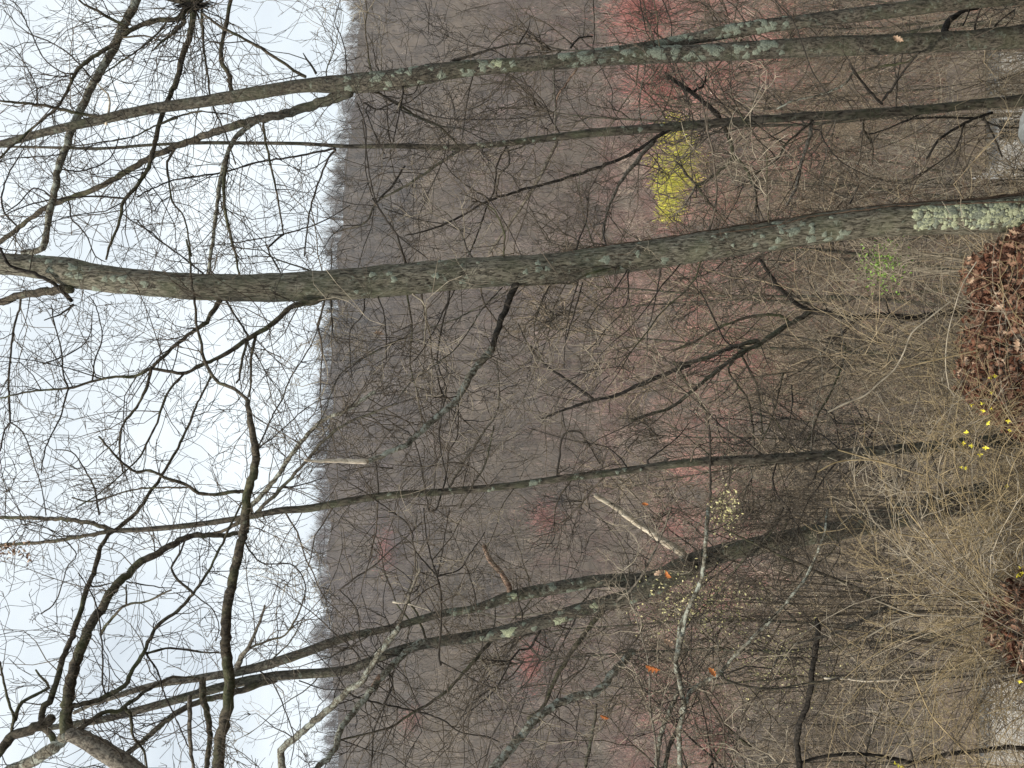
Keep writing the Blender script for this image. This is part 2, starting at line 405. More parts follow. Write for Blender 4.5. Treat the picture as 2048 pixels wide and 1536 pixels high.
def grow(mb, p, d, L, r, lvl, wob=0.26, kids=(2, 3), lift=0.06, sides=3, rmin=0.0021):
    n = 6 if L > 0.7 else (5 if lvl else 4)
    path = [np.asarray(p, float)]; st = L / (n - 1); dirs = []
    for i in range(n - 1):
        d = unit(d + rng.normal(0, wob, 3) + UP * lift); dirs.append(d); path.append(path[-1] + d * st)
    mb.tube(path, np.maximum(np.linspace(r, r * 0.38, n), rmin), sides)
    if lvl > 0:
        for _ in range(random.randint(*kids)):
            i = random.randint(1, n - 2) if random.random() < 0.75 else n - 2
            grow(mb, path[i] * 0.5 + path[i + 1] * 0.5, turned(dirs[i], math.radians(random.uniform(28, 68))), L * random.uniform(0.35, 0.7), max(r * 0.62, rmin), lvl - 1, wob, kids, lift, sides, rmin)

ORG = {'A': (0, 0), 'B': (680, 0), 'C': (1348, 0), 'D': (0, 510), 'E': (680, 510), 'F': (1348, 510), 'G': (0, 1016), 'H': (680, 1016), 'I': (1348, 1016)}
ZS = 2.9257
def parse(s):
    o, k, pts = (0, 0), 1.0, []
    for tok in s.split():
        if tok == 'Z': o, k = (0, 0), 1.0
        elif tok in ORG: o, k = ORG[tok], ZS
        else:
            x, y = tok.split(','); pts.append((o[0] + float(x) / k, o[1] + float(y) / k))
    return np.array(pts)

class Tree:
    def __init__(self, name, label, cat, base_px, d, mat):
        self.d, self.mat, self.known, self.tw = d, mat, [], {'overhanging_tree': 0.5, 'knotted_tree': 0.7, 'twin_trunk_tree': 0.75, 'oak_tree': 0.8}.get(name, 0.85)
        b = at(*base_px, d); b[2] = float(ground_z(b[0], b[1])) - 0.1
        self.base = b; self.root = empty(name, b); tag(self.root, label, cat)
        self.trunks = []
    def trunk(self, pts, name='trunk', sides=40, flute=0.05, mat=None, d0=None, label=None):
        """pts: (x, y, seen width) from the foot up"""
        d = d0 or self.d
        C = catmull([(x, y, wd) for x, y, wd in pts], 8.0)
        dep = d + 0.10 * np.sin(np.linspace(0, 5, len(C)) + d)
        path = np.stack([at(x, y, q) for (x, y, _), q in zip(C, dep)]); R = C[:, 2] * 0.88 / 2 / F * d
        for (x, y, _), q in zip(C, dep): self.known.append((x, y, q))
        T = np.gradient(path, axis=0); T /= np.linalg.norm(T, axis=1, keepdims=True)
        U = np.cross(T, [0, 1.0, 0]); U /= np.linalg.norm(U, axis=1, keepdims=True); W = np.cross(U, T)
        s = np.concatenate([[0], np.cumsum(np.linalg.norm(np.diff(path, axis=0), axis=1))])
        ph = rng.uniform(0, 6.28, 12)
        def disp(si, th):
            n = 0.45 * np.sin(2 * th + 0.9 * si + ph[0]) + 0.35 * np.sin(3 * th - 1.7 * si + ph[1]) + 0.5 * np.sin(th + 3.1 * si + ph[2])
            n = n + 0.3 * np.sin(9 * th + 1.2 * np.sin(2.3 * si + ph[3]) * 2 + ph[4]) + 0.3 * np.sin(13 * th + 2.0 * np.sin(1.7 * si + ph[5]) + ph[6])
            n = n + 0.35 * np.sin(5 * th + 9 * si + ph[7]) * np.sin(7.3 * si + ph[8]) + 0.3 * np.sin(17 * si + 2 * th + ph[9]) + 0.34 * np.sin(21 * th + 2.6 * np.sin(2.9 * si + ph[10]) + 5 * np.sin(1.1 * si)) * np.sin(31 * si + 3 * th + ph[11])
            return 1 + flute * n
        th = np.arange(sides) / sides * 2 * math.pi
        rr = R[:, None] * disp(s[:, None], th[None])
        V = path[:, None] + rr[..., None] * (np.cos(th)[None, :, None] * U[:, None] + np.sin(th)[None, :, None] * -W[:, None])
        n = len(path); i = np.arange(n * sides).reshape(n, sides)
        q = np.stack([i[:-1], np.roll(i[:-1], -1, 1), np.roll(i[1:], -1, 1), i[1:]], -1).reshape(-1, 4)
        o = link(name, mesh_from(name, V.reshape(-1, 3) - self.base, [q[:, ::-1]]), M[mat or self.mat], self.root)
        if label: o['label'] = label
        t = dict(o=o, path=path, R=R, U=U, W=W, s=s, disp=disp, C=C); self.trunks.append(t)
        return t
    def lichen(self, t, x, ang, size, mat='lichen', into=None):
        """a raised crust on the bark at the height seen at x; ang 0 faces the viewer"""
        i = int(np.argmin(np.abs(t['C'][:, 0] - x))); k = 11; rad = size / 2 / F * self.d
        th0 = math.pi / 2 + ang
        a = np.arange(k) / k * 6.2832; ph = random.uniform(0, 6)
        ro = rad * (1 + 0.22 * np.sin(3 * a + ph) + 0.14 * np.sin(5 * a + 2 * ph) + rng.normal(0, 0.13, k)); ro = ro * (1 + random.uniform(-0.1, 0.5) * np.cos(a) ** 2)
        def surf(ds, dth, off):
            si = t['s'][i] + ds; j = int(np.clip(np.searchsorted(t['s'], si), 1, len(t['s']) - 1))
            f = np.clip((si - t['s'][j - 1]) / (t['s'][j] - t['s'][j - 1] + 1e-9), 0, 1)
            c = t['path'][j - 1] * (1 - f) + t['path'][j] * f; R = t['R'][j - 1] * (1 - f) + t['R'][j] * f
            thh = th0 + dth; r = R * t['disp'](si, thh) + off
            return c + r * (math.cos(thh) * t['U'][j] - math.sin(thh) * t['W'][j])
        R0 = t['R'][i]
        V = [surf(0, 0, 0.004)]
        for f_, off in ((0.65, 0.004), (1.0, -0.0005)):
            V += [surf(ro[q] * f_ * math.cos(a[q]), ro[q] * f_ * math.sin(a[q]) / R0, off + (random.uniform(0, 0.003) if f_ < 1 else 0)) for q in range(k)]
        f3 = [(0, 1 + q, 1 + (q + 1) % k) for q in range(k)]
        f4 = [(1 + q, 1 + k + q, 1 + k + (q + 1) % k, 1 + (q + 1) % k) for q in range(k)]
        if into is not None: into.raw(V, f3); into.raw(np.zeros((0, 3)), np.array(f4) - len(V)); return
        link('lichen_patch', mesh_from('lichen_patch', np.array(V) - self.base, [f3, f4]), M[mat], t['o'])
    def depth_near(self, x, y):
        if not self.known: return self.d
        K = np.array(self.known); dd = np.hypot(K[:, 0] - x, K[:, 1] - y); i = int(np.argmin(dd))
        return K[i, 2] if dd[i] < 60 else self.d
    def attach(self, p, wd):
        K = np.array(self.known); dd = np.hypot(K[:, 0] - p[0, 0], K[:, 1] - p[0, 1]); i = int(np.argmin(dd))
        v_, u_ = p[0] - K[i, :2], p[min(1, len(p) - 1)] - p[0]
        if 3 < dd[i] < 40 and np.dot(v_, u_) > 0.35 * np.linalg.norm(v_) * np.linalg.norm(u_): p = np.vstack([K[i, :2], p]); wd = np.concatenate([[wd[0]], wd])
        return p, wd
    def branch(self, w0, w1, trace, mat=None, twig=1.0, tl=1.0, tmat=None, name='branch', lvl=2, drift=None, label=None):
        p = parse(trace); wd = np.linspace(w0, w1, len(p)) / ZS * (1.12 if max(w0, w1) < 30 else 1.0)
        if w1 > w0: p, wd = p[::-1], wd[::-1]
        p, wd = self.attach(p, wd)
        d0 = self.depth_near(*p[0])
        C = catmull(np.column_stack([p, wd]), 9.0)
        ln = np.concatenate([[0], np.cumsum(np.hypot(*np.diff(C[:, :2], axis=0).T))])
        d1 = d0 + (rng.uniform(-0.9, 0.9) * min(1.0, ln[-1] / 350) if drift is None else drift)
        f = ln / (ln[-1] + 1e-9)
        n = len(C)
        jit = rng.normal(0, 1, (n, 2)) * (0.35 + 0.055 * C[:, 2:3]); jit[0] = 0
        C[:, :2] += jit; C[:, 2] *= 1 + rng.normal(0, 0.07, n) * np.clip(9 / (C[:, 2] + 1), 0.3, 1)
        dep = d0 * (1 - f) + d1 * f + rng.normal(0, 0.012, n)
        path = np.stack([at(x, y, q) for (x, y, _), q in zip(C, dep)]); R = np.maximum(C[:, 2] / 2 / F * dep, 0.0014)
        for (x, y, _), q in zip(C, dep): self.known.append((x, y, q))
        mb = MB(); sides = 10 if max(w0, w1) > 22 else (7 if max(w0, w1) > 11 else 5)
        e0 = path[0] - (path[1] - path[0]) / (np.linalg.norm(path[1] - path[0]) + 1e-9) * R[0] * 0.5
        e1 = path[-1] + (path[-1] - path[-2]) / (np.linalg.norm(path[-1] - path[-2]) + 1e-9) * R[-1] * 0.7
        mb.tube(np.vstack([e0, path, e1]), np.concatenate([[R[0] * 0.05], R, [R[-1] * 0.05]]), sides)
        big = max(w0, w1)
        o = mb.build(name, M[mat or ('limb' if big > 12 else 'twig_dark')], self.root, self.base)
        if label: o['label'] = label
        if twig > 0:
            tb = MB(); T = np.gradient(path, axis=0); T /= np.linalg.norm(T, axis=1, keepdims=True) + 1e-9
            m = max(1, int(ln[-1] / 17.0 * twig * self.tw))
            for q_ in range(m):
                i = min(n - 2, int(n * (random.random() ** 0.8)))
                L = (0.15 + 0.75 * random.random() ** 1.5) * tl * self.d / 8.5; r = min(max(R[i] * 0.5, 0.0033), 0.0064) * random.uniform(0.75, 1.15) * self.d / 8.5
                if q_ % 5 == 0: L = random.uniform(0.6, 1.5) * self.d / 8.5; r = min(max(R[i] * 0.6, 0.0034), 0.0065) * self.d / 8.5
                grow(tb, path[i], turned(T[i], math.radians(random.uniform(35, 80))), L, r, lvl)
            tb_o = tb.build('twigs', M[tmat or random.choice(['twig_dark', 'twig_mid', 'twig_mid'])], o, self.base)
            tb_o['kind'] = 'stuff'
        return o

SKYT = dict(twig=1.0)

# ---- the big oak in the middle
oak = Tree('oak_tree', 'thick furrowed oak with pale lichen at its foot, largest trunk in the photo', 'tree', (2120, 420), 8.0, 'oak')
t1 = oak.trunk([(2150, 418, 108), (2100, 420, 96), (2048, 424, 84), (1950, 432, 76), (1848, 437, 72), (1700, 449, 66), (1500, 478, 66), (1348, 503, 66), (1200, 522, 66), (1100, 536, 68), (1000, 543, 68),
                (900, 551, 70), (800, 560, 70), (700, 567, 68), (600, 573, 64), (500, 576, 60), (400, 574, 58), (300, 566, 56), (200, 556, 60), (140, 545, 64), (80, 535, 52), (0, 528, 48), (-120, 520, 42), (-260, 505, 34)], sides=60)
# ---- twin tree along the upper edge
twin = Tree('twin_trunk_tree', 'lichen-spotted tree of two joined stems along the upper edge of the photo', 'tree', (2120, 60), 9.0, 'twin')
t2 = twin.trunk([(2180, 62, 70), (2120, 70, 60), (2048, 74, 52), (1950, 80, 44), (1848, 85, 42), (1700, 92, 42), (1550, 98, 40), (1400, 106, 37), (1300, 111, 37), (1200, 116, 34), (1100, 124, 32), (1000, 132, 32),
                 (900, 142, 38), (800, 158, 44), (740, 164, 44), (680, 168, 40), (600, 172, 29), (500, 188, 28), (400, 204, 25), (300, 218, 23), (200, 240, 21), (100, 262, 18), (0, 288, 16), (-120, 310, 12)])
t2b = twin.trunk([(2200, -20, 46), (2048, -8, 38), (1900, 6, 34), (1760, 24, 32), (1620, 41, 29), (1480, 59, 30), (1380, 78, 24), (1300, 92, 22), (1230, 102, 20), (1150, 110, 14)], d0=8.93)
# ---- the thin sapling
sap = Tree('thin_tree', 'thin crooked tree between the twin trunks and the big oak', 'tree', (2080, 195), 10.0, 'slender')
t3 = sap.trunk([(2130, 180, 34), (2048, 200, 26), (1950, 208, 21), (1850, 219, 21), (1700, 229, 20), (1600, 233, 19), (1500, 240, 18), (1348, 254, 20), (1200, 264, 19), (1100, 276, 16), (1000, 288, 13), (900, 295, 13),
                (800, 292, 11), (700, 293, 9), (600, 287, 8), (500, 286, 8), (400, 286, 8), (300, 290, 7), (200, 297, 7), (100, 295, 6), (0, 293, 5)], sides=18, flute=0.09)
# ---- slender tree
slen = Tree('slender_tree', 'slender dark tree between the big oak and the twin lower trunks', 'tree', (2050, 880), 10.0, 'slender')
t4 = slen.trunk([(2110, 872, 34), (1990, 882, 28), (1850, 894, 24), (1700, 906, 23), (1548, 918, 24), (1380, 925, 19), (1227, 945, 17), (1100, 960, 15), (1022, 971, 16), (885, 984, 15), (748, 994, 16), (620, 1016, 17),
                 (560, 1021, 15), (500, 1033, 14), (400, 1048, 13), (300, 1058, 12), (215, 1062, 11)], sides=18, flute=0.10)
# ---- lower double tree
low = Tree('forked_tree', 'tall lichened tree forking into two stems in the lower half of the photo', 'tree', (2000, 990), 11.0, 'twin')
t5 = low.trunk([(2000, 985, 60), (1880, 1010, 54), (1760, 1040, 48), (1640, 1066, 44), (1540, 1086, 40), (1450, 1104, 42), (1380, 1128, 46), (1300, 1158, 34), (1190, 1163, 30), (1090, 1180, 28), (1020, 1194, 26), (950, 1217, 18),
                (880, 1228, 17), (780, 1256, 15), (690, 1276, 18), (600, 1308, 21), (500, 1338, 20), (400, 1356, 17), (300, 1372, 14), (190, 1406, 11)], sides=28, flute=0.07)
t5b = low.trunk([(1380, 1132, 44), (1310, 1168, 40), (1261, 1192, 32), (1158, 1222, 32), (1090, 1243, 32), (990, 1268, 30), (885, 1282, 24), (800, 1300, 22), (740, 1322, 21), (680, 1342, 21), (560, 1352, 21), (480, 1365, 20), (400, 1386, 19), (300, 1414, 17),
                 (200, 1440, 16), (100, 1455, 13)], d0=10.96, sides=24, flute=0.07)
# ---- trees rooted outside the frame whose limbs hang into it
over = Tree('overhanging_tree', 'rough-barked tree reaching in from the lower left corner of the photo', 'tree', (2080, 1690), 6.6, 'limb')
t6 = over.trunk([(2120, 1680, 110), (1700, 1690, 90), (1200, 1690, 80), (800, 1680, 72), (500, 1660, 66), (330, 1600, 60), (250, 1530, 46), (160, 1475, 36), (137, 1470, 30)], sides=24, mat='grey')
knot = Tree('knotted_tree', 'tree at the upper edge of the photo with limbs bursting from one dark knot', 'tree', (2100, -150), 9.4, 'limb')
t7 = knot.trunk([(2160, -180, 60), (1700, -170, 52), (1200, -150, 46), (800, -110, 40), (560, -70, 34), (420, -25, 28), (388, -2, 26), (340, -6, 20), (270, -30, 16)], sides=20)
# ---- dark forked tree further down the slope
fork = Tree('dark_forked_tree', 'dark mossy tree forking low behind the heap of brown leaves', 'tree', (2060, 640), 13.0, 'dark')
t8 = fork.trunk([(2090, 630, 30), (1950, 630, 18), (1895, 626, 16), (1826, 635, 15), (1758, 630, 14), (1710, 636, 13), (1655, 626, 14), (1621, 623, 13)], sides=16, flute=0.1)
# ---- shrubby tree at the lower edge
shr = Tree('lichened_shrub', 'crooked lichened shrub of upright and leaning stems at the lower edge of the photo', 'shrub', (1990, 1590), 8.8, 'slender')
t9 = shr.trunk([(2090, 1600, 46), (1850, 1580, 34), (1650, 1560, 26), (1500, 1550, 22), (1358, 1545, 18), (1300, 1540, 14)], sides=14)

B = oak.branch
B(24, 14, 'D 420,270 330,180 200,110 60,60 0,-40', 'dark', 0.6)
B(52, 36, 'D 420,200 300,210 150,230 0,270 -120,290', 'limb', 0.5)
B(12, 6, 'D 430,290 350,350 260,380', None)
B(38, 18, 'D 1990,180 1880,260 1780,285 1700,305 1600,400 1500,460 1380,540 1280,600 1180,640 1090,690 980,680 890,660', 'limb', 0.9, drift=-0.5)
B(18, 8, 'D 890,660 780,710 680,710 540,740 400,780 240,790 120,810 0,840', 'limb', 1.2)
B(26, 18, 'D 1300,240 1240,340 1210,390 1140,440 1050,510 960,590 890,660', 'limb', 0.7)
B(18, 9, 'D 880,670 860,770 800,890 720,990 700,1130 720,1270', 'limb', 1.2)
B(14, 6, 'D 1080,690 1000,780 950,880 920,980 870,1080 820,1180 760,1240 680,1310 560,1410 440,1480', 'limb', 1.3)
B(16, 10, 'D 1450,480 1420,600 1400,720 1380,750', 'limb', 1.0)
B(17, 8, 'D 1500,470 1470,600 1470,700 1460,830', 'limb', 1.0)
B(12, 7, 'D 1450,470 1380,360 1300,240 1200,120 1050,0 A 930,1400 800,1290', None, 0.8)
B(10, 6, 'D 400,780 370,700 360,560 320,400 300,290', None, 1.2)
B(10, 6, 'D 400,780 380,850 350,960 300,1050 260,1150 240,1270', None, 1.2)
B(12, 8, 'D 120,300 80,430 60,600 50,780 60,980 30,1020 0,1150', None, 1.1)
B(8, 5, 'D 60,980 120,1020 170,1120 200,1230 240,1350 270,1520', None, 1.3)
B(9, 5, 'D 540,740 560,600 600,480 560,300 520,240', None, 1.2)
B(9, 4, 'D 250,640 420,570 520,480 540,330', None, 1.2)
# broken stub and the white limb beyond it
B(30, 46, 'E 880,575 930,420 1000,240 1040,130', 'dark', 0.2)
B(44, 30, 'E 885,560 790,660 740,740 680,850 600,920 500,1010 400,1100 300,1150 160,1210', 'lichened', 0.9, drift=-0.6)
B(28, 12, 'E 160,1210 0,1205 D 1880,1205 1780,1200', 'dead', 0.6)
B(16, 8, 'E 1860,20 1640,70 1450,110 1360,160 1200,170 1050,180', 'limb', 0.8, drift=-0.4)
B(9, 6, 'E 1050,180 1000,200 820,300 660,380 400,470 200,570 0,700 D 1880,960 1720,1150', 'slender', 1.1)
B(9, 6, 'E 1420,160 1370,340 1320,500', None, 0.8); B(8, 5, 'E 1390,170 1350,300 1320,480 1310,660', None, 0.8)
B(8, 5, 'E 1700,60 1600,210 1500,310 1430,420', None, 0.8); B(8, 5, 'E 1880,60 1840,290 1800,450 1800,580', None, 0.8)
B(10, 6, 'E 640,230 600,400 570,620 620,780 600,900 580,1050 600,1200 640,1360', None, 1.0, tmat='twig_mid')
B(8, 5, 'E 950,190 830,320 700,520 560,640 400,760 330,860', 'slender', 1.0, tmat='twig_pale')
B(8, 5, 'E 700,150 640,260 560,420 480,560 430,620', None, 1.0)
B(9, 5, 'E 250,60 220,220 260,350 270,520 270,620', None, 0.8); B(8, 5, 'E 120,100 140,330 60,440 60,620 70,720', None, 0.8, tmat='twig_pale')
B(10, 6, 'E 430,230 500,300 490,540', 'twig_pale', 0.6)
B(10, 8, 'C 1030,1190 1080,1080', None, 0.7)
B(12, 6, 'B 380,1530 330,1370 200,1150 130,700', None, 0.9)
def oak_vines(tree, t, n):
    """woody vines climbing the shadowed flank of the oak, each a part of its own"""
    for k in range(n):
        x1 = random.uniform(1050, 1500); sel = np.where((t['C'][:, 0] > x1) & (t['C'][:, 0] < 2120))[0]
        a0 = random.uniform(0.45, 1.5); ph = random.uniform(0, 6); pth = []
        for q, i in enumerate(sel):
            th = math.pi / 2 + a0 + 0.16 * math.sin(i * 0.09 + ph) + 0.06 * math.sin(i * 0.31 + 2 * ph) + 0.1 * math.sin(i * 0.02)
            r = t['R'][i] * t['disp'](t['s'][i], th) + 0.006
            pth.append(t['path'][i] + r * (math.cos(th) * t['U'][i] - math.sin(th) * t['W'][i]))
        r0 = random.uniform(0.0035, 0.0085)
        mb = MB(); mb.tube(pth, np.linspace(r0, r0 * 0.4, len(pth)), 5); o = mb.build('vine', M['vine'], tree.root, tree.base)
        tb = MB()
        for _ in range(14):
            i = random.randrange(len(pth) - 1); grow(tb, pth[i], turned(unit(pth[i + 1] - pth[i]), 0.7), random.uniform(0.1, 0.45), 0.0022, 1)
        tb.build('twigs', M['vine'], o, tree.base)['kind'] = 'stuff'
oak_vines(oak, t1, 8)

B = twin.branch
B(20, 12, 'A 620,690 470,665 300,625 150,605 0,590', 'limb', 1.2)
B(60, 40, 'Z 700,185 600,219 500,242 400,274', 'twin', 0.4)
B(40, 22, 'Z 400,274 300,316 200,374 100,412 0,484 -80,540', 'limb', 0.8)
B(16, 6, 'B 660,355 780,320 900,285 1050,255 1165,275', 'dark', 0.3, drift=-0.4)
B(8, 3, 'B 1050,250 1110,145 1110,90', 'dark', 0.3); B(4, 3, 'B 870,280 940,200 1060,140', 'dark', 0.3)
B(16, 9, 'B 60,480 250,560 450,680 580,740 700,860', 'limb', 0.9, drift=0.7)
B(9, 4, 'B 250,560 430,640 600,690 900,700 1200,680', None, 0.8)
B(8, 5, 'B 350,640 560,730 780,760 900,790', 'slender', 0.8)
B(9, 6, 'B 370,530 350,640 310,830', 'dark', 0.3); B(10, 5, 'B 140,600 220,640 320,600 400,600 510,510', 'dark', 0.4)
B(24, 18, 'A 1350,510 1340,430 1290,350 1310,200 1330,100 1350,0 1370,-90', 'limb', 0.8)
B(18, 13, 'A 1790,450 1720,410 1600,330 1450,240 1300,160 1190,80', 'limb', 0.7)
B(14, 5, 'A 1850,430 1800,350 1775,310', 'dark', 0.3)
B(14, 8, 'A 1540,720 1570,900 1610,1080 1640,1250 1660,1370', None, 1.1); B(12, 8, 'A 1660,1370 1570,1450 1600,1520 D 1640,100', None, 0.8)
B(26, 16, 'A 1480,720 1380,800 1330,900 1290,1050 1270,1200 1240,1450 1230,1520 D 1220,110', 'lichened', 1.4)
B(20, 10, 'A 1330,900 1310,1100 1330,1300 1380,1500 D 1400,120', 'limb', 1.2)
B(14, 8, 'A 1040,850 980,950 990,1050 1010,1180 1080,1280 1120,1500', 'limb', 1.2)
B(10, 6, 'A 1040,690 900,740 780,800 600,830 400,860', 'limb', 1.0); B(12, 6, 'A 1180,650 1040,680 900,740', 'limb', 0.8); B(9, 5, 'A 1180,650 1330,670 1400,690', None, 0.6)
B(8, 5, 'A 1660,1370 1500,1400 1300,1430 1200,1440', None, 1.0); B(8, 5, 'A 1660,1370 1880,1300 2048,1200', None, 1.0)
B(10, 6, 'A 30,1250 10,1150 50,1020 150,850', None, 1.1); B(11, 6, 'A 730,1160 500,1150 200,1190 0,1270', None, 1.2)
B(14, 8, 'A 620,730 640,580 570,490', 'dead', 0.2)
B(9, 5, 'A 410,1200 420,1280 500,1370 560,1500 D 620,40', None, 1.0); B(8, 5, 'A 720,1250 850,1340 950,1420 1080,1510', None, 1.0)
B(7, 4, 'A 220,600 200,480 100,300 30,250', None, 1.2)
B(14, 9, 'C 1060,430 1200,390 1370,360 1430,300', 'limb', 0.5); B(14, 10, 'C 1220,590 1300,480 1380,370 1440,300', 'dark', 0.4)
B(14, 12, 'C 1220,610 1140,530 1060,430 1030,370', 'dark', 0.4)
B(13, 7, 'C 1050,420 1000,490 870,550 700,590 600,640', 'lichened', 1.0)
B(40, 14, 'C 1590,150 1650,90 1700,60 1780,50', 'dark', 0.0, label='dark split slab of bark wedged between the two stems')
B(10, 6, 'C 1760,150 1790,60 1820,20', 'dark', 0.2); B(8, 6, 'C 1690,150 1730,60', 'dark', 0.2); B(10, 8, 'C 1880,150 1990,60', 'dark', 0.2)
B(6, 4, 'B 1480,-20 1490,200 1480,280 1530,400 1590,530 1600,650 1690,760', None, 0.6, drift=-0.4)
B(6, 4, 'B 1750,-20 1800,200 1900,310 1960,440 2040,600 C 120,740', None, 0.5, drift=-0.4); B(7, 4, 'B 1880,-20 1940,150 1930,300 1960,420', None, 0.5)
B(12, 8, 'B 1350,280 1400,220 1480,215', 'dark', 0.3)
B(12, 8, 'B 1250,470 1260,640 1260,760', 'grey', 0.3); B(12, 8, 'B 1390,390 1330,480 1270,570 1255,680', 'peeled', 0.3)
B(7, 5, 'C 590,0 700,130 760,280 800,400 870,510 940,610', None, 0.6, drift=-0.5); B(6, 4, 'C 0,350 80,560 120,740', None, 0.5)
B(7, 5, 'B 100,600 150,750 150,1000 190,1150', None, 1.0); B(7, 5, 'B 150,640 210,800 260,900', None, 0.8)
B(7, 4, 'B 40,440 30,300 0,200 A 1960,130 1990,0', None, 0.9); B(6, 4, 'B 500,20 520,100 515,200', None, 0.8)

B = sap.branch
B(16, 8, 'B 710,870 560,970 400,1080 220,1180 150,1300 0,1350', 'slender', 1.2)
B(9, 12, 'B 380,970 310,1080 230,1170', 'dark', 0.2)
B(20, 15, 'B 1270,830 1210,950 1150,1070 1100,1150 1000,1300 870,1480', 'grey', 0.4)
B(20, 7, 'B 1920,760 1700,900 1450,1000 1150,1090 880,1170 700,1270 540,1340 380,1380', 'dark', 0.6, drift=-0.5)
B(11, 8, 'B 970,860 920,960 900,1120 860,1200 800,1380 750,1500', None, 0.6); B(12, 8, 'B 980,870 990,960 930,1030 910,1170', 'grey', 0.4)
B(26, 10, 'B 1840,820 1730,950 1640,1070 1570,1220 1540,1380', 'grey', 0.7)
B(6, 4, 'B 1730,960 1830,980 1930,1030', None, 0.5)
B(10, 6, 'B 190,1160 260,1270 340,1380 510,1510', None, 0.8); B(7, 4, 'B 260,1220 470,1290 600,1310 760,1370', None, 0.8)
B(8, 5, 'B 880,1170 680,1040 590,920', None, 0.6)
B(22, 30, 'C 0,470 60,510 130,560 200,620 260,680', 'dark', 0.2); B(14, 26, 'B 1900,430 C 0,470', 'dark', 0.1); B(14, 7, 'C 140,520 180,480 190,380', 'dark', 0.2)
B(22, 8, 'C 290,740 330,830 350,910 420,980 450,1060 480,1130 480,1250', 'limb', 0.8)
B(18, 9, 'C 330,940 230,1030 130,1080 40,970 0,940', 'limb', 0.8); B(14, 10, 'C 130,1080 200,1180 300,1300', 'limb', 0.7); B(12, 8, 'C 130,1080 60,1200 0,1260', 'grey', 0.5)
B(14, 7, 'C 800,720 700,800 640,860 600,940 450,1030', 'limb', 0.7); B(22, 12, 'C 810,700 780,850 740,980 720,1080 660,1200', 'grey', 0.7)
B(14, 8, 'C 1110,690 1110,760 1160,850 1160,960', 'limb', 0.8); B(7, 4, 'C 850,760 900,860 1000,960 1200,1050 1500,1090', None, 0.8)
B(10, 7, 'C 1500,640 1320,720 1230,760 1120,790', 'dark', 0.7); B(12, 8, 'C 1750,690 1450,690 1320,720', 'dark', 0.7)
B(16, 12, 'C 1860,660 1700,720 1550,820 1480,930', 'dark', 0.8); B(12, 8, 'C 1840,740 1880,820 1920,920', 'dark', 0.5); B(9, 6, 'C 1800,700 1900,740 2040,750', 'dark', 0.4)
B(9, 6, 'C 1700,720 1640,880 1500,980 1400,1040', None, 0.8)
B(12, 8, 'A 1960,870 1900,880 1700,920 1500,950 1300,1010 1000,1060 800,1150', None, 1.1); B(12, 8, 'A 1960,880 1920,930 1860,1080 1810,1250 1780,1500', None, 1.0)

B = slen.branch
B(26, 16, 'Z 225,1061 190,1048 150,1040 80,1036 0,1035 -60,1034', 'limb', 0.8); B(24, 16, 'Z 215,1063 170,1072 120,1080 60,1086 0,1090', 'limb', 0.9)
B(22, 12, 'Z 500,1030 440,1065 393,1071 340,1088', 'limb', 0.4)
B(16, 8, 'E 640,1360 700,1250 800,1100 850,1020 900,960 930,850 920,600', 'grey', 0.9); B(12, 8, 'E 700,1480 760,1370 850,1220 900,1000', 'slender', 0.8)
B(12, 8, 'E 1270,1280 1280,1200 1310,1050 1400,1035 1450,1100 1520,1220', None, 0.8); B(9, 5, 'E 1690,1260 1650,1200 1570,1130 1450,1100 1300,1070 1100,1010', None, 0.7)
B(8, 5, 'E 1800,1200 1950,1090 2048,980', None, 0.6)
B(26, 18, 'D 1460,1480 1540,1400 1640,1270 1720,1150 1820,1030 1900,960 2040,900 E 200,800', 'lichened', 1.6, drift=-0.4, tmat='twig_mid')
B(20, 12, 'D 1500,1510 1640,1370 1780,1220 1900,1080 2040,980 E 330,870', 'slender', 1.4, drift=-0.6)
B(9, 5, 'D 1500,1150 1600,930 1650,850 1700,720 1800,560 1860,430 1890,300 1930,150 1940,0', None, 0.9)
B(8, 5, 'D 1500,1140 1620,1050 1830,870 2040,820', None, 0.7); B(10, 6, 'D 1640,1360 1740,1350 1880,1310', 'dark', 0.3)
B(14, 8, 'F 190,930 150,850 60,720 0,620', None, 0.8); B(12, 8, 'F 215,1450 210,1060 190,930', None, 0.9); B(8, 5, 'F 190,930 240,940 270,1060 360,1150', None, 0.8)
B(8, 5, 'E 330,1520 160,1400 0,1300', None, 0.9); B(8, 5, 'E 310,1250 160,1240 0,1270', None, 0.9); B(8, 5, 'E 520,1500 440,1100 330,1000 270,960', None, 0.8)
B(9, 6, 'E 560,1490 620,1300 640,1150 690,1050 690,860', None, 0.9); B(6, 4, 'E 690,850 520,830 400,850 300,880', None, 0.8)

B = low.branch
B(14, 6, 'H 1180,690 1110,820 1050,830 1000,890 940,1010 860,1110 700,1230', 'dark', 0.8)
B(20, 10, 'H 900,760 820,850 720,970 600,1090 480,1170 370,1230 310,1280 200,1310 0,1360', 'limb', 0.8, drift=-0.5)
B(30, 22, 'H 1560,570 1440,720 1350,850 1260,1000 1190,1160 1100,1230', 'limb', 0.8, drift=-0.4); B(14, 10, 'H 1530,600 1700,480 1800,330 1880,160 1940,0', 'grey', 0.6, drift=-0.5)
B(34, 22, 'H 990,460 940,380 880,310 840,220', 'peeled', 0.1, label='short broken stub with peeling red-brown bark')
B(13, 10, 'H 750,600 860,620 930,640 1070,630 1200,610', 'dead', 0.1); B(10, 6, 'H 310,550 400,560 520,600', 'dead', 0.3)
B(50, 26, 'Z 1366,1110 1330,1083 1280,1050 1230,1015 1190,990', 'dead', 0.25, drift=-0.35, label='bleached barkless dead branch')
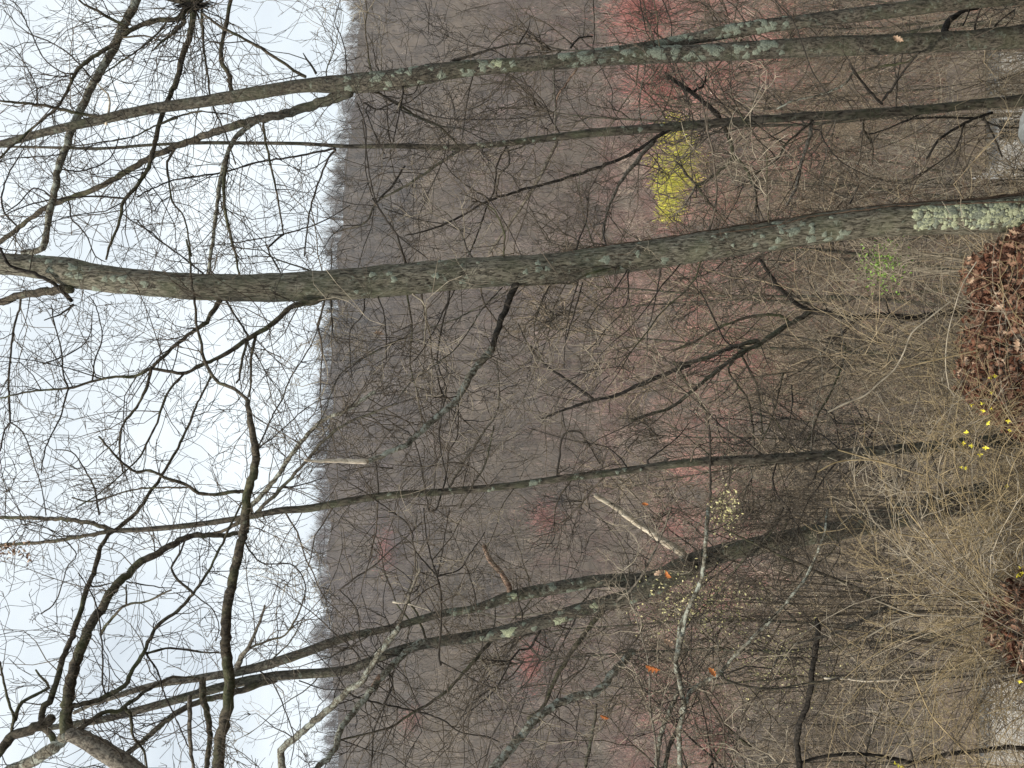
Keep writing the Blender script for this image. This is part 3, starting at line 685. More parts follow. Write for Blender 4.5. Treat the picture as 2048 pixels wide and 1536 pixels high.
B(12, 7, 'H 590,920 580,850 590,680 590,500 560,380 510,200 490,0', None, 1.1); B(9, 5, 'H 570,400 440,250 420,140 360,60 240,0', None, 1.1); B(8, 5, 'H 570,400 600,250 620,120 640,0', None, 1.1)
B(8, 5, 'H 590,900 720,970 860,1040 960,1060', None, 0.8); B(9, 5, 'H 570,400 700,360 760,270 850,140', None, 0.8)
B(10, 6, 'H 180,1521 190,1420 200,1300 260,1150 310,1010 200,900 120,790 100,600 0,480', None, 0.9); B(7, 5, 'H 0,830 120,800', None, 0.8)
B(9, 6, 'H 0,480 100,400 200,340 260,280 400,160 480,80', None, 1.0); B(12, 8, 'H 500,760 450,620 400,520 470,350', 'limb', 0.8)
B(44, 34, 'G 1650,1560 1650,1420 1720,1350 1800,1280 1950,1150 2048,1060 H 130,1010 250,820 330,720 350,690', 'lichened', 0.8, drift=-0.6)
B(20, 12, 'H 330,720 400,530 470,350', 'grey', 0.8)
B(42, 34, 'H 520,780 440,800 300,930 180,1070 60,1220 0,1300 G 1950,1430 1820,1540', 'lichened', 0.8, drift=-0.8); B(34, 26, 'H 230,990 180,1070 120,1140', 'peeled', 0.0)
B(30, 22, 'G 1300,970 1100,1010 900,1030 700,1100 560,1140 430,1200', 'grey', 0.9); B(38, 30, 'G 1620,1000 1450,1055 1300,1100 1150,1140 1000,1220 900,1310 700,1480 640,1560', 'limb', 0.9)
B(36, 12, 'G 1385,950 1410,870 1440,830 1500,720 1550,570', 'grey', 0.3); B(14, 7, 'G 1440,830 1580,770 1670,740 1760,590 1780,510', 'limb', 1.0); B(10, 6, 'G 1600,880 1700,780 1780,640', 'limb', 0.8)
B(8, 5, 'G 1500,940 1600,1030 1680,1220 1720,1350 1700,1500', None, 0.9); B(7, 5, 'G 1750,1010 1900,1060 2040,1060', 'dark', 0.4)
B(10, 6, 'H 80,1100 300,1160 450,1190 600,1240 700,1310 870,1340 930,1370', None, 0.7)
B(14, 10, 'I 200,560 300,430 430,280 560,150 640,0 F 640,1480', 'slender', 0.7)

B = over.branch
B(96, 62, 'G 1100,1760 900,1640 740,1520 600,1400 480,1340 400,1320', 'grey', 0.4, drift=0.0); B(70, 64, 'G 400,1330 280,1420 150,1500 60,1540 -60,1600', 'lichened', 0.5, drift=0.2)
B(72, 26, 'G 400,1330 390,1200 420,1000 450,880 520,700 600,580 660,470 750,390 830,310 930,260 1050,190 1160,160 1290,160 1450,140', 'limb', 1.1, drift=0.7)
B(38, 24, 'G 300,1330 240,1230 310,1080 370,880 430,730 480,570 510,470 560,350 590,230 640,150', 'limb', 1.3, drift=0.9)
B(22, 10, 'G 640,150 740,80 820,0 D 870,1400 940,1300 1030,1150 1100,1000 1180,820 1240,700', 'limb', 1.1)
B(30, 12, 'G 460,1300 600,1200 680,1190 800,1110 900,1040 980,1000 1080,990 1180,1000', 'limb', 1.0)
B(30, 12, 'G 440,1160 600,1110 730,1040 780,940 840,850 880,760 940,670 1040,600 1130,500 1220,370 1290,230 1350,100 D 1440,1400', 'limb', 1.2, drift=0.6)
B(70, 48, 'G 1260,1900 1280,1700 1280,1520 1290,1350 1320,1220 1340,1050 1330,880 1320,700 1340,520 1380,330 1420,150 1440,-10 D 1470,1300 1500,1180', 'limb', 0.8, drift=0.4)
B(46, 28, 'D 1500,1180 1480,1050 1460,950 1450,850', 'limb', 0.8); B(20, 10, 'D 1450,850 1380,790 1260,730 1190,600 1180,520 1150,420 1140,280 1120,150 1110,0 A 1090,1400', 'limb', 1.0)
B(62, 50, 'G 300,1230 180,1300 80,1330 20,1400 -60,1500', 'limb', 0.6); B(16, 10, 'G 60,1330 80,1220 40,1100 0,900', 'limb', 0.9); B(22, 10, 'G 90,1240 130,1140 280,1050 250,1000 210,950', 'limb', 0.8)
B(40, 26, 'G 1190,1080 1200,1150 1230,1300 1210,1500 1200,1600', 'limb', 0.6); B(26, 16, 'G 1110,1100 1110,1200 1110,1350 1130,1500 1140,1600', 'grey', 0.6); B(18, 10, 'G 760,1200 770,1250 780,1340 840,1420 860,1520', 'limb', 0.9)
B(10, 6, 'G 850,850 920,950 960,1080 1060,1300 1100,1400', None, 0.9)
B(16, 10, 'G 590,740 640,660 740,570 850,550 1000,480', 'limb', 1.1); B(11, 8, 'G 740,570 740,450', 'limb', 0.6); B(10, 6, 'G 540,460 700,430', None, 0.7); B(8, 5, 'G 740,430 900,460 1030,470', None, 0.8)
B(14, 10, 'G 1120,490 1040,420 1000,350 1050,270 1080,190', 'limb', 0.9); B(7, 5, 'G 1130,500 1250,600 1280,700 1260,780', None, 0.9)
B(9, 6, 'G 1430,200 1530,320 1700,330 1780,420 1780,560', None, 1.0); B(14, 8, 'G 860,850 1000,820 1150,840 1310,850', 'limb', 0.8)
B(22, 10, 'D 1420,1380 1260,1400 1160,1390 1080,1340 960,1300 880,1260 800,1270 720,1220 640,1130 580,1060', 'limb', 1.0); B(11, 8, 'D 1090,1360 800,1370 550,1440 420,1420', 'limb', 1.1)
B(10, 6, 'D 580,1520 560,1400 540,1330 480,1230 420,1150 320,1140', None, 1.2)
B(8, 5, 'G 240,620 330,540 400,330 450,270 300,130 100,60', None, 0.9); B(10, 6, 'G 600,1050 600,820 560,560 460,380', None, 0.9)

B = knot.branch
B(38, 12, 'A 1130,10 1120,180 1070,320 1030,480 960,640 900,860 870,980 790,1100 720,1180 700,1290 640,1450 620,1520', 'limb', 1.1, drift=-0.8)
B(28, 10, 'A 1100,40 1040,110 900,120 760,180 620,290 520,350 440,430 380,560 320,640 200,740 0,920', 'limb', 1.1, drift=-0.5)
B(18, 10, 'A 740,160 600,80 520,40 460,0 420,-60', 'limb', 0.9); B(12, 6, 'A 980,110 940,180 800,300 620,420 560,480', 'limb', 1.0)
B(14, 7, 'A 1180,60 1190,250 1210,400 1240,600 1310,760 1380,960', None, 1.0, drift=-0.5)
B(50, 34, 'A 800,-60 790,20 720,150 660,290 600,390 500,580 430,740 380,870 340,990 310,1150 280,1290 250,1450 130,1480', 'lichened', 1.3, drift=-0.3)
B(20, 8, 'A 1080,130 1020,190 940,250 890,300', 'limb', 0.6); B(12, 6, 'A 720,220 850,210 940,240', 'limb', 0.6)
B(10, 5, 'A 560,480 420,330 300,250 160,190 20,60', None, 1.1); B(9, 5, 'A 440,430 360,420 250,330 120,60 60,0', None, 1.1)
B(10, 5, 'A 300,1150 200,1100 100,1200 20,1250', None, 1.0); B(9, 5, 'A 340,990 480,1000 640,930 700,800', None, 1.0)
for k in range(38):       # the dark burr of short shoots round the knot
    a_ = random.uniform(0.2, 2.9)
    B(15, 4, 'Z 386,6 %d,%d' % (386 + random.uniform(14, 50) * math.cos(a_), 4 + random.uniform(10, 34) * math.sin(a_)), 'dark', 0.5, 0.5)

B = fork.branch
B(24, 16, 'F 800,330 700,270 600,170 520,50 500,20', 'dark', 0.6); B(32, 16, 'F 800,330 650,420 500,520 380,580 200,720 0,880 E 1850,920 1700,970', 'slender', 0.8, drift=-0.7)
B(22, 12, 'F 1060,380 1040,400 960,480 900,490', 'dark', 0.5); B(14, 8, 'F 380,560 430,650 490,780 520,1040', 'limb', 0.8)
B(12, 16, 'F 0,560 130,500 250,430 380,380 520,350 640,360', 'limb', 0.8)
B(26, 10, 'E 2048,640 1900,700 1750,760 1620,820 1490,850 1300,910 1180,960', 'dark', 0.7); B(20, 26, 'F 0,640 130,620 300,560 480,500', 'slender', 0.7)
B(18, 7, 'E 1490,850 1380,770 1200,640 1100,520 1040,400', 'dark', 0.6)
B(13, 9, 'F 500,510 320,660 430,840 460,1000 470,1150', 'limb', 0.8); B(10, 7, 'F 400,550 300,500 200,300 150,200', None, 0.8); B(10, 6, 'F 640,690 600,860 560,990 480,1150', 'limb', 0.9)
B(9, 6, 'F 690,760 690,900 650,1060', None, 0.8); B(14, 8, 'F 960,480 1000,560 930,780 850,920 800,1050 750,1120', 'limb', 0.8); B(8, 5, 'F 930,930 960,1060 970,1220 970,1330', None, 0.8)

B = shr.branch
B(34, 30, 'I 740,1560 720,1380 730,1280 770,1170 800,1050 820,880 840,750 840,650', 'dark', 0.6, label='dark snapped-off upright stem')
B(30, 22, 'I 40,1540 30,1330 60,1180 40,1050 10,900 40,780 80,600 160,420 180,250 200,0', 'lichened', 0.8)
B(22, 12, 'I 40,1200 120,1050 250,980 350,870 480,740 600,620 700,500 790,370 880,150 900,0', 'lichened', 0.8)
B(26, 18, 'H 1850,1560 1870,1350 1930,1180 1990,1020 1970,900 1990,700 2048,560', 'lichened', 0.8); B(24, 18, 'H 1890,1560 1930,1400 1990,1250 2048,1060', 'slender', 0.7)
B(22, 10, 'I 1300,580 1170,530 1050,460 900,400 760,340 640,290 480,210 300,130', 'limb', 0.7); B(20, 12, 'I 1240,580 1100,660 980,720 850,760 700,800', 'grey', 0.7)
B(16, 8, 'I 450,1400 310,1280 230,1160 170,1060', 'limb', 0.7); B(12, 8, 'I 330,1300 250,1440 200,1530', 'limb', 0.7)
B(16, 26, 'I 740,1490 900,1450 1080,1440 1260,1460 1400,1490 1600,1440 1800,1420 2000,1400 2250,1440', 'dark', 0.6); B(14, 9, 'I 330,1020 560,1060 750,1030 980,1000', 'slender', 0.7)
B(11, 11, 'I 880,995 1010,1000', 'dead', 0.0); B(11, 11, 'I 1090,1012 1320,1005', 'dead', 0.0)
B(58, 44, 'H 820,1600 900,1521 960,1450 1050,1350 1130,1250 1250,1160 1380,1100 1500,1080 1600,960 1720,830', 'lichened', 0.9, drift=0.7)
B(20, 14, 'H 1430,1540 1480,1290 1500,1150', 'slender', 0.6); B(9, 6, 'I 580,940 420,930 300,980', None, 0.7); B(12, 8, 'I 610,880 740,880 790,920', 'grey', 0.4)
B(8, 5, 'I 1150,820 1320,830 1480,880', None, 0.7); B(9, 6, 'I 1150,820 1110,720 1080,640', None, 0.6)

# ------------------------------------------------------------------ slim side branches all along the front stems
def sprays(tree, t, n, x0, x1, Lr=(0.7, 2.1)):
    for _ in range(n):
        i = int(np.argmin(np.abs(t['C'][:, 0] - random.uniform(x0, x1)))); p = t['path'][i]
        d = unit([random.choice([-1, 1]) * random.uniform(0.5, 1.2), rng.normal(0, 0.35), random.uniform(-0.25, 1.0)])
        L = random.uniform(*Lr); k = 12; pts = [p]; ds = []
        for q in range(k - 1):
            d = unit(d + rng.normal(0, 0.17, 3) + UP * random.uniform(-0.03, 0.07)); ds.append(d); pts.append(pts[-1] + d * L / (k - 1))
        r = random.uniform(0.0055, 0.0125); mb = MB(); mb.tube(pts, np.linspace(r, r * 0.3, k), 6)
        mk = random.choice(['twig_dark', 'limb', 'twig_mid', 'grey']); o = mb.build('branch', M[mk], tree.root, tree.base)
        tb = MB()
        for q in range(random.randint(7, 13)):
            j = random.randint(2, k - 2); grow(tb, pts[j], turned(ds[j], math.radians(random.uniform(30, 70))), random.uniform(0.2, 0.75), max(r * 0.5, 0.003), 2)
        tb.build('twigs', M[random.choice(['twig_dark', 'twig_mid', 'twig_mid', 'twig_pale'])], o, tree.base)['kind'] = 'stuff'
sprays(oak, t1, 20, 560, 1650); sprays(twin, t2, 14, 620, 1750, (0.6, 1.6)); sprays(sap, t3, 14, 640, 1800, (0.6, 1.6)); sprays(slen, t4, 18, 560, 1750)
sprays(low, t5, 16, 620, 1800); sprays(low, t5b, 10, 620, 1300); sprays(fork, t8, 16, 1640, 1900); sprays(shr, t9, 40, 1300, 1950, (0.9, 2.8)); sprays(low, t5, 14, 1400, 1880, (0.8, 2.0)); sprays(slen, t4, 12, 1450, 1900, (0.8, 1.8)); sprays(over, t6, 8, 500, 1500, (1.2, 2.4))

# ------------------------------------------------------------------ lichen crusts on the bark
def scatter_lichen(tree, t, x0, x1, n, smin, smax, amax=1.2, mat='lichen'):
    for _ in range(n):
        tree.lichen(t, random.uniform(x0, x1), random.uniform(-amax, amax), random.uniform(smin, smax), mat)
scatter_lichen(twin, t2, 690, 1030, 36, 6, 17); scatter_lichen(twin, t2, 1120, 1560, 60, 7, 19); scatter_lichen(twin, t2b, 1180, 1580, 44, 7, 18)
twin.lichen(t2, 993, 0.1, 21, 'lichen_bright'); twin.lichen(t2, 965, 0.2, 17)
scatter_lichen(oak, t1, 1050, 1700, 26, 7, 17); scatter_lichen(oak, t1, 1500, 1620, 14, 8, 18, 0.8)
for mt_, n_ in (('lichen_bright', 190), ('lichen', 150)):      # the crust round the oak's foot, grown together
    crust = MB()
    for _ in range(n_): oak.lichen(t1, 2070 - 255 * random.random() ** 1.1, random.uniform(-0.95, 0.7), random.uniform(4, 15), mt_, crust)
    co = crust.build('lichen_crust', M[mt_], t1['o'], oak.base); co['kind'] = 'stuff'
scatter_lichen(oak, t1, 690, 1000, 12, 6, 13); scatter_lichen(oak, t1, 60, 300, 16, 7, 16)
scatter_lichen(low, t5, 900, 1180, 26, 6, 14); scatter_lichen(low, t5b, 960, 1330, 16, 6, 13)
for x_, a_, s_ in [(1020, 0.0, 21), (1118, -0.3, 21), (1030, 0.3, 13), (1190, 0.4, 13)]:
    low.lichen(t5b if x_ != 1030 else t5, x_, a_, s_, 'lichen_bright')
scatter_lichen(slen, t4, 760, 1360, 12, 5, 10, 0.9); slen.lichen(t4, 1062, 0.0, 15); scatter_lichen(sap, t3, 860, 1330, 12, 5, 10, 0.9)

# ------------------------------------------------------------------ saplings and brush on the slope below
def sapling_mesh(h, kind):
    tall = h > 10
    tr, cr = MB(), MB()
    n = 9; p = np.zeros(3); d = unit([rng.normal(0, 0.10), rng.normal(0, 0.10), 1]); pts = [p - [0, 0, 0.3]]; ds = [d]
    for i in range(n - 1):
        d = unit(d + rng.normal(0, 0.07, 3) + UP * 0.05); p = pts[-1] + d * (h / (n - 1)); pts.append(p); ds.append(d)
    r0 = h * (0.0048 if tall else 0.009 if kind else 0.006)
    tr.tube(pts, np.linspace(r0, r0 * 0.15, n), 7)
    for k in range(44 if tall else 26 if kind else 34):
        i = random.randint(3 if tall else 1 if kind else 0, n - 2); f = random.random(); q = pts[i] * (1 - f) + pts[i + 1] * f
        L = h * random.uniform(0.13, 0.33) * (1.15 - 0.6 * i / n) * (0.6 if tall else 1)
        grow(cr, q, turned(ds[i], math.radians(random.uniform(32, 70))), L, r0 * 0.36, 2, 0.22, (2, 4), 0.10, 3, 0.0035)
    return tr.mesh('trunk'), cr.mesh('crown')
protos = [(sapling_mesh(1.0 * h, k), h) for h, k in ((6.0, 1), (7.0, 1), (5.0, 0), (8.0, 1), (4.2, 0), (6.5, 0), (14.0, 1), (15.5, 1), (13.0, 1))]
crown_mats = ['brush', 'twig_dark', 'twig_pale', 'brush', 'twig_pale', 'brush', 'brush', 'twig_mid', 'brush']
for ((tm, cmh), h), cmx in zip(protos, crown_mats):
    tm.materials.append(M['slender']); cmh.materials.append(M[cmx])
placed = []
def place(n, d0, d1, pw, gap):
    k = tries = 0
    while k < n and tries < 4000:
        tries += 1
        d = d0 + (d1 - d0) * random.random() ** pw; X = random.uniform(-0.47, 0.47) * d; py = CY - X / d * F
        if d < 38 and (1085 < py < 1180 or 1375 < py < 1500 or 235 < py < 330): continue
        if all((X - a) ** 2 + (d - b) ** 2 > (gap + d * 0.015) ** 2 for a, b, _ in placed): placed.append((X, d, pw)); k += 1
def where(X, d):
    y = CY - X / d * F
    for lim, txt in ((150, 'behind the twin-stemmed tree'), (360, 'behind the thin tree'), (560, 'behind the big oak'), (800, 'behind the dark forked tree'),
                     (1010, 'behind the slender tree'), (1240, 'behind the forking lichened tree'), (1400, 'behind the arching canes'), (9999, 'behind the crooked lichened shrub')):
        if y < lim: return txt
def put_sapling(X, d, proto, s_, word):
    (tm, cmh), h = protos[proto]
    root = empty('bare_sapling', (X, d, float(ground_z(X, d)))); root.rotation_euler = (0, 0, random.uniform(0, 6.28)); root.scale = (s_, s_, s_)
    link('trunk', tm, None, root); link('crown', cmh, None, root)
    far = 'close by' if d < 30 else ('halfway downhill' if d < 55 else 'far downhill')
    colour = {'twig_mid': 'dull brown', 'brush': 'brown', 'twig_dark': 'dark', 'twig_pale': 'pale'}[crown_mats[proto]]
    tag(root, '%s %s bare tree %s, %s' % (word, colour, far, where(X, d)), 'tree', 'bare trees on the slope')
place(120, 14, 100, 1.3, 0.8)
for k, (X, d, _) in enumerate(placed):
    put_sapling(X, d, k % len(protos), random.uniform(0.75, 1.15) * (1.0 if d < 50 else 1.25), 'small')
n0 = len(placed); place(46, 19, 62, 1.2, 1.2)
for k, (X, d, _) in enumerate(placed[n0:]):
    put_sapling(X, d, (6, 7, 8)[k % 3], random.uniform(0.8, 1.15), 'tall')

def undergrowth():
    for nm, mt, n, lab in (('undergrowth', 'twig_pale', 1500, 'tangle of pale dry stems covering the slope below'), ('undergrowth', 'brush', 2100, 'tangle of brown brush stems covering the slope below'), ('undergrowth', 'twig_dark', 700, 'tangle of blackish brush stems scattered down the slope')):
        mb = MB()
        for _ in range(n):
            d = 10.5 + 42 * random.random() ** 1.5; X = random.uniform(-0.48, 0.48) * d
            py = CY - X / d * F
            if d < 33 and (1345 < py < 1530 or 1085 < py < 1180 or 250 < py < 320) and random.random() < 0.95: continue
            p = [X, d, float(ground_z(X, d)) - 0.05]
            grow(mb, p, unit([rng.normal(0, 0.5), rng.normal(0, 0.5), 1.2]), random.uniform(0.9, 3.0), (0.0035 + 0.00017 * d) * random.uniform(0.7, 1.8), 1, 0.27, (2, 4), 0.0, 3, 0.0024)
        tag(mb.build(nm, M[mt]), lab, 'brush', kind='stuff')
    mb = MB()
    for _ in range(520):
        d = random.uniform(9.6, 15); py = random.uniform(560, 1560); X = (CY - py) / F * d
        if 1340 < py < 1530 or 1080 < py < 1175: continue
        grow(mb, [X, d, float(ground_z(X, d)) - 0.05], unit([rng.normal(0, 0.4), rng.normal(0, 0.3), 1.2]), random.uniform(1.0, 3.4), random.uniform(0.004, 0.009), 2, 0.3, (2, 3), -0.02, 3, 0.0028)
    tag(mb.build('thicket', M['straw']), 'light straw-coloured thicket behind the arching canes', 'brush', kind='stuff')
undergrowth()
def scrub():
    N = 5200; Y = 26 + 95 * rng.uniform(0, 1, N) ** 0.8; X = rng.uniform(-0.48, 0.48, N) * Y
    py = CY - X / Y * F; ok = ~((Y < 33) & (((py > 1080) & (py < 1510)) | ((py > 100) & (py < 340)))); X, Y = X[ok], Y[ok]; N = len(X)
    t = rng.uniform(0, 1, N); tint = lerp((0.10, 0.088, 0.068), (0.36, 0.29, 0.23), t ** 1.4) * np.exp(rng.normal(0, 0.25, (N, 1))) * np.where((X > -5)[:, None] & (rng.uniform(0, 1, N) < 0.5)[:, None], np.array([[1.15, 0.78, 0.72]]), 1.0)
    V, f, C = sliver_trees(X, Y, rng.uniform(1.6, 4.2, N), 26, np.clip(tint, 0, 0.7), np.clip(0.00030 * Y, 0.010, 0.03), (15, 80), 0.35)
    o = link('scrub', mesh_from('scrub', V, [f], False, C), M['tint']); tag(o, 'low grey-brown scrub filling the gaps between the slope trees', 'scrub', kind='stuff')
scrub()

# ------------------------------------------------------------------ houses down the slope
def siding(name, c):
    m, t, b = nodes(name, 0.6); _, o = mapped(t, (1, 1, 1))
    t.links.new(ramp(t, noise(t, o, 3, 4), [(0.3, tuple(v * 0.9 for v in c)), (0.7, c)]), b.inputs['Base Color']); return m
M['white'] = siding('white_siding', (0.84, 0.84, 0.82)); M['roof'] = siding('roof_shingle', (0.11, 0.085, 0.065)); M['glass'] = siding('dark_window', (0.03, 0.035, 0.04))
def box(mb, a, b):
    x0, y0, z0 = a; x1, y1, z1 = b
    V = [(x0, y0, z0), (x1, y0, z0), (x1, y1, z0), (x0, y1, z0), (x0, y0, z1), (x1, y0, z1), (x1, y1, z1), (x0, y1, z1)]
    mb.raw(V, [(0, 3, 2, 1), (4, 5, 6, 7), (0, 1, 5, 4), (1, 2, 6, 5), (2, 3, 7, 6), (3, 0, 4, 7)])
def house(px0, px1, xtop, d, depth, label, wins):
    """a low house: its wall seen from px0 to px1 across, eaves seen at xtop"""
    a = at(xtop, px1, d); b = at(xtop, px0, d); w_ = b[0] - a[0]; g = float(ground_z((a[0] + b[0]) / 2, d)) - 0.5
    h = max(a[2] - g, 2.6); root = empty('white_shed', (a[0], d, g)); tag(root, label, 'shed')
    body = MB(); box(body, (0, 0, 0), (w_, depth, h)); body.build('wall', M['white'], root, smooth=False)
    nb = int(h / 0.2)
    for i in range(nb):
        s_ = MB(); box(s_, (0.0, -0.025, i * 0.2 + 0.02), (w_, -0.004, i * 0.2 + 0.19)); s_.build('siding_board', M['white'], root, smooth=False)
    r = MB(); o_ = 0.35; rise = 0.3
    V = [(-o_, -o_, h), (w_ + o_, -o_, h), (w_ + o_, depth + o_, h), (-o_, depth + o_, h), (-o_, depth / 2, h + rise), (w_ + o_, depth / 2, h + rise)]
    r.raw(V, [(0, 1, 5, 4), (2, 3, 4, 5)]); r.raw(V, [(1, 2, 5), (3, 0, 4)]); r.raw([(-o_, -o_, h - 0.03), (w_ + o_, -o_, h - 0.03), (w_ + o_, depth + o_, h - 0.03), (-o_, depth + o_, h - 0.03)], [(0, 3, 2, 1)])
    r.build('roof', M['roof'], root, smooth=False)
    for u in wins:
        win = MB(); box(win, (w_ * u, -0.06, h - 1.9), (w_ * u + 0.9, -0.03, h - 0.6)); wo = win.build('window', M['white'], root, smooth=False)
        for (q0, q1) in ((0.06, 0.43), (0.47, 0.84)):
            pn = MB(); box(pn, (w_ * u + q0, -0.07, h - 1.82), (w_ * u + q1, -0.061, h - 0.68)); pn.build('pane', M['glass'], wo, smooth=False)
house(1085, 1530, 1942, 30.0, 2.4, 'long low white shed glimpsed through the brush near the lower right corner of the photo', (0.46,))
house(105, 330, 1960, 32.0, 2.2, 'small white shed glimpsed behind the thin tree near the upper right corner of the photo', (0.2, 0.6))

# ------------------------------------------------------------------ boulder at the edge of the bank
def boulder():
    c = at(2097, 240, 8.6); u = np.linspace(0, math.pi, 22); v = np.linspace(0, 2 * math.pi, 36, endpoint=False)
    U, Vv = np.meshgrid(u, v, indexing='ij')
    r = 1 + 0.05 * np.sin(3 * Vv + 2 * U) + 0.04 * np.sin(5 * U + 2 * Vv + 1) + 0.02 * np.sin(9 * Vv - 4 * U)
    X = 0.36 * r * np.sin(U) * np.cos(Vv); Y = 0.34 * r * np.sin(U) * np.sin(Vv); Z = 0.21 * r * np.cos(U)
    V = np.dstack([X, Y, Z]).reshape(-1, 3); i = np.arange(V.shape[0]).reshape(22, 36)
    q = np.stack([i[:-1], i[1:], np.roll(i[1:], -1, 1), np.roll(i[:-1], -1, 1)], -1).reshape(-1, 4)
    o = link('boulder', mesh_from('boulder', V, [q]), bark('pale_stone', (0.68, 0.66, 0.60), (0.42, 0.40, 0.35), (0.3, 0.33, 0.2), 0.2, 1.0, 14)); o.location = c
    tag(o, 'rounded pale boulder at the foot of the thin tree', 'boulder')
boulder()

# ------------------------------------------------------------------ dry oak leaves
LOBES = [(0, 0.02), (0.12, 0.05), (0.22, 0.20), (0.32, 0.10), (0.45, 0.27), (0.56, 0.13), (0.70, 0.26), (0.80, 0.11), (0.92, 0.13), (1.0, 0.0)]
def leaf_mesh(size, curl, fold):
    V, f = [], []
    for t, wd in LOBES:
        bend = np.array([0, 0, 0]); x = t - 0.5; z = curl * (x * x) * 1.6
        for s in (-1, 0, 1):
            V.append((x, s * wd, z + abs(s) * wd * fold + rng.normal(0, 0.012)))
    for i in range(len(LOBES) - 1):
        a = i * 3
        f += [(a, a + 3, a + 4, a + 1), (a + 1, a + 4, a + 5, a + 2)]
    return np.array(V) * size, np.array(f)
leafV = [leaf_mesh(0.095, c, fo) for c, fo in ((0.5, 0.7), (-0.5, 0.9), (0.9, -0.6), (0.2, 1.3), (-0.9, -0.8))]
leaf_meshes = {}
for i, (V, f) in enumerate(leafV):
    for mt in ('leaf_brown', 'leaf_red', 'leaf_tan', 'leaf_orange'):
        me = mesh_from('leaf', V, [f]); me.materials.append(M[mt]); leaf_meshes[(i, mt)] = me
def rand_rot():
    q = rng.normal(0, 1, 4); q /= np.linalg.norm(q); a, b, c, d = q
    return np.array([[1 - 2 * (c * c + d * d), 2 * (b * c - a * d), 2 * (b * d + a * c)], [2 * (b * c + a * d), 1 - 2 * (b * b + d * d), 2 * (c * d - a * b)], [2 * (b * d - a * c), 2 * (c * d + a * b), 1 - 2 * (b * b + c * c)]])
def leaf_heap(label, cx, cy, rx, ry, n_single, n_mass):
    base = np.array([cx, cy, float(ground_z(cx, cy))]); root = empty('leaf_heap', base); tag(root, label, 'leaf heap')
    def spot(front):
        while True:
            a, b = random.uniform(-1, 1), random.uniform(-1, 1)
            if a * a + b * b < 1: break
        X = cx + a * rx; Y = cy + (b * ry if not front else -abs(b) * ry)
        return np.array([X, Y, float(ground_z(X, Y)) + 0.22 * random.random() ** 2.2])
    for k in range(n_single):
        mt = random.choices(['leaf_brown', 'leaf_red', 'leaf_tan'], [5, 3, 5])[0]
        o = link('leaf', leaf_meshes[(random.randrange(5), mt)], None, root)
        o.location = spot(True) - base + np.array([0, 0, 0.03]); R3 = Matrix(rand_rot().tolist()); o.rotation_euler = R3.to_euler(); s_ = random.uniform(0.6, 1.25); o.scale = (s_, s_, s_)
    for mt, share in (('leaf_brown', 0.55), ('leaf_red', 0.45)):
        mb = MB()
        for _ in range(int(n_mass * share)):
            V, f = leafV[random.randrange(5)]
            mb.raw((V * random.uniform(0.6, 1.2)) @ rand_rot().T + spot(False), f)
        o = mb.build('leaf_mass', M[mt], root, base); o['kind'] = 'stuff'
leaf_heap('big heap of dry brown oak leaves between the big oak and the arching canes', 0.42, 8.2, 1.65, 1.05, 240, 4600)
leaf_heap('smaller heap of dry brown leaves under the canes at the right edge of the photo', -2.05, 7.1, 0.65, 0.7, 60, 900)

def single_leaf(px, py, d, mt, label, size=1.0, name='oak_leaf'):
    o = link(name, leaf_meshes[(random.randrange(5), mt)], None)
    o.location = at(px, py, d); s_ = size * 1.25; o.scale = (s_, s_, s_)
    o.rotation_euler = (math.pi / 2 + random.uniform(-0.5, 0.5), random.uniform(0, 6.28), random.uniform(-0.5, 0.5))
    tag(o, label, 'leaf')
single_leaf(1306, 1333, 8.4, 'leaf_orange', 'bright orange oak leaf caught on the lichened shrub', 1.3)
single_leaf(1336, 1150, 8.4, 'leaf_orange', 'small orange leaf against the forking trunk', 0.9)
single_leaf(1318, 1145, 8.4, 'leaf_tan', 'pale tan leaf beside the orange leaf on the forking trunk', 0.9)
single_leaf(1336, 1285, 8.4, 'leaf_tan', 'curled tan leaf on a branch just above the bright orange leaf', 1.0)
single_leaf(1290, 1008, 9.0, 'leaf_orange', 'tiny orange leaf near the bleached dead branch', 0.6)
single_leaf(1795, 78, 8.7, 'leaf_tan', 'pale pink-tan leaf stuck to the dark lower stem of the twin tree', 1.0)
single_leaf(758, 668, 8.0, 'leaf_tan', 'curled pale leaf hanging against the hill below the big oak', 0.8)
single_leaf(1210, 1432, 8.4, 'leaf_orange', 'small orange-pink leaf near the lower edge of the photo', 0.8)
single_leaf(1425, 1345, 8.2, 'leaf_orange', 'orange leaf low on the pale lichened stem', 0.9)
def hanging_cluster():
    c = at(25, 1095, 9.9); root = empty('dry_leaf_cluster', c); tag(root, 'cluster of withered tan leaves hanging at the left edge of the photo', 'leaf cluster')
    for k in range(46):
        o = link('leaf', leaf_meshes[(random.randrange(5), random.choice(['leaf_brown', 'leaf_tan']))], None, root)
        t = random.random(); o.location = (random.uniform(-0.16, 0.06) * (0.4 + t), random.uniform(-0.1, 0.1), 0.16 - 0.42 * t + random.uniform(-0.05, 0.05)); o.rotation_euler = Matrix(rand_rot().tolist()).to_euler(); o.scale = (0.6, 0.6, 0.6)
hanging_cluster()

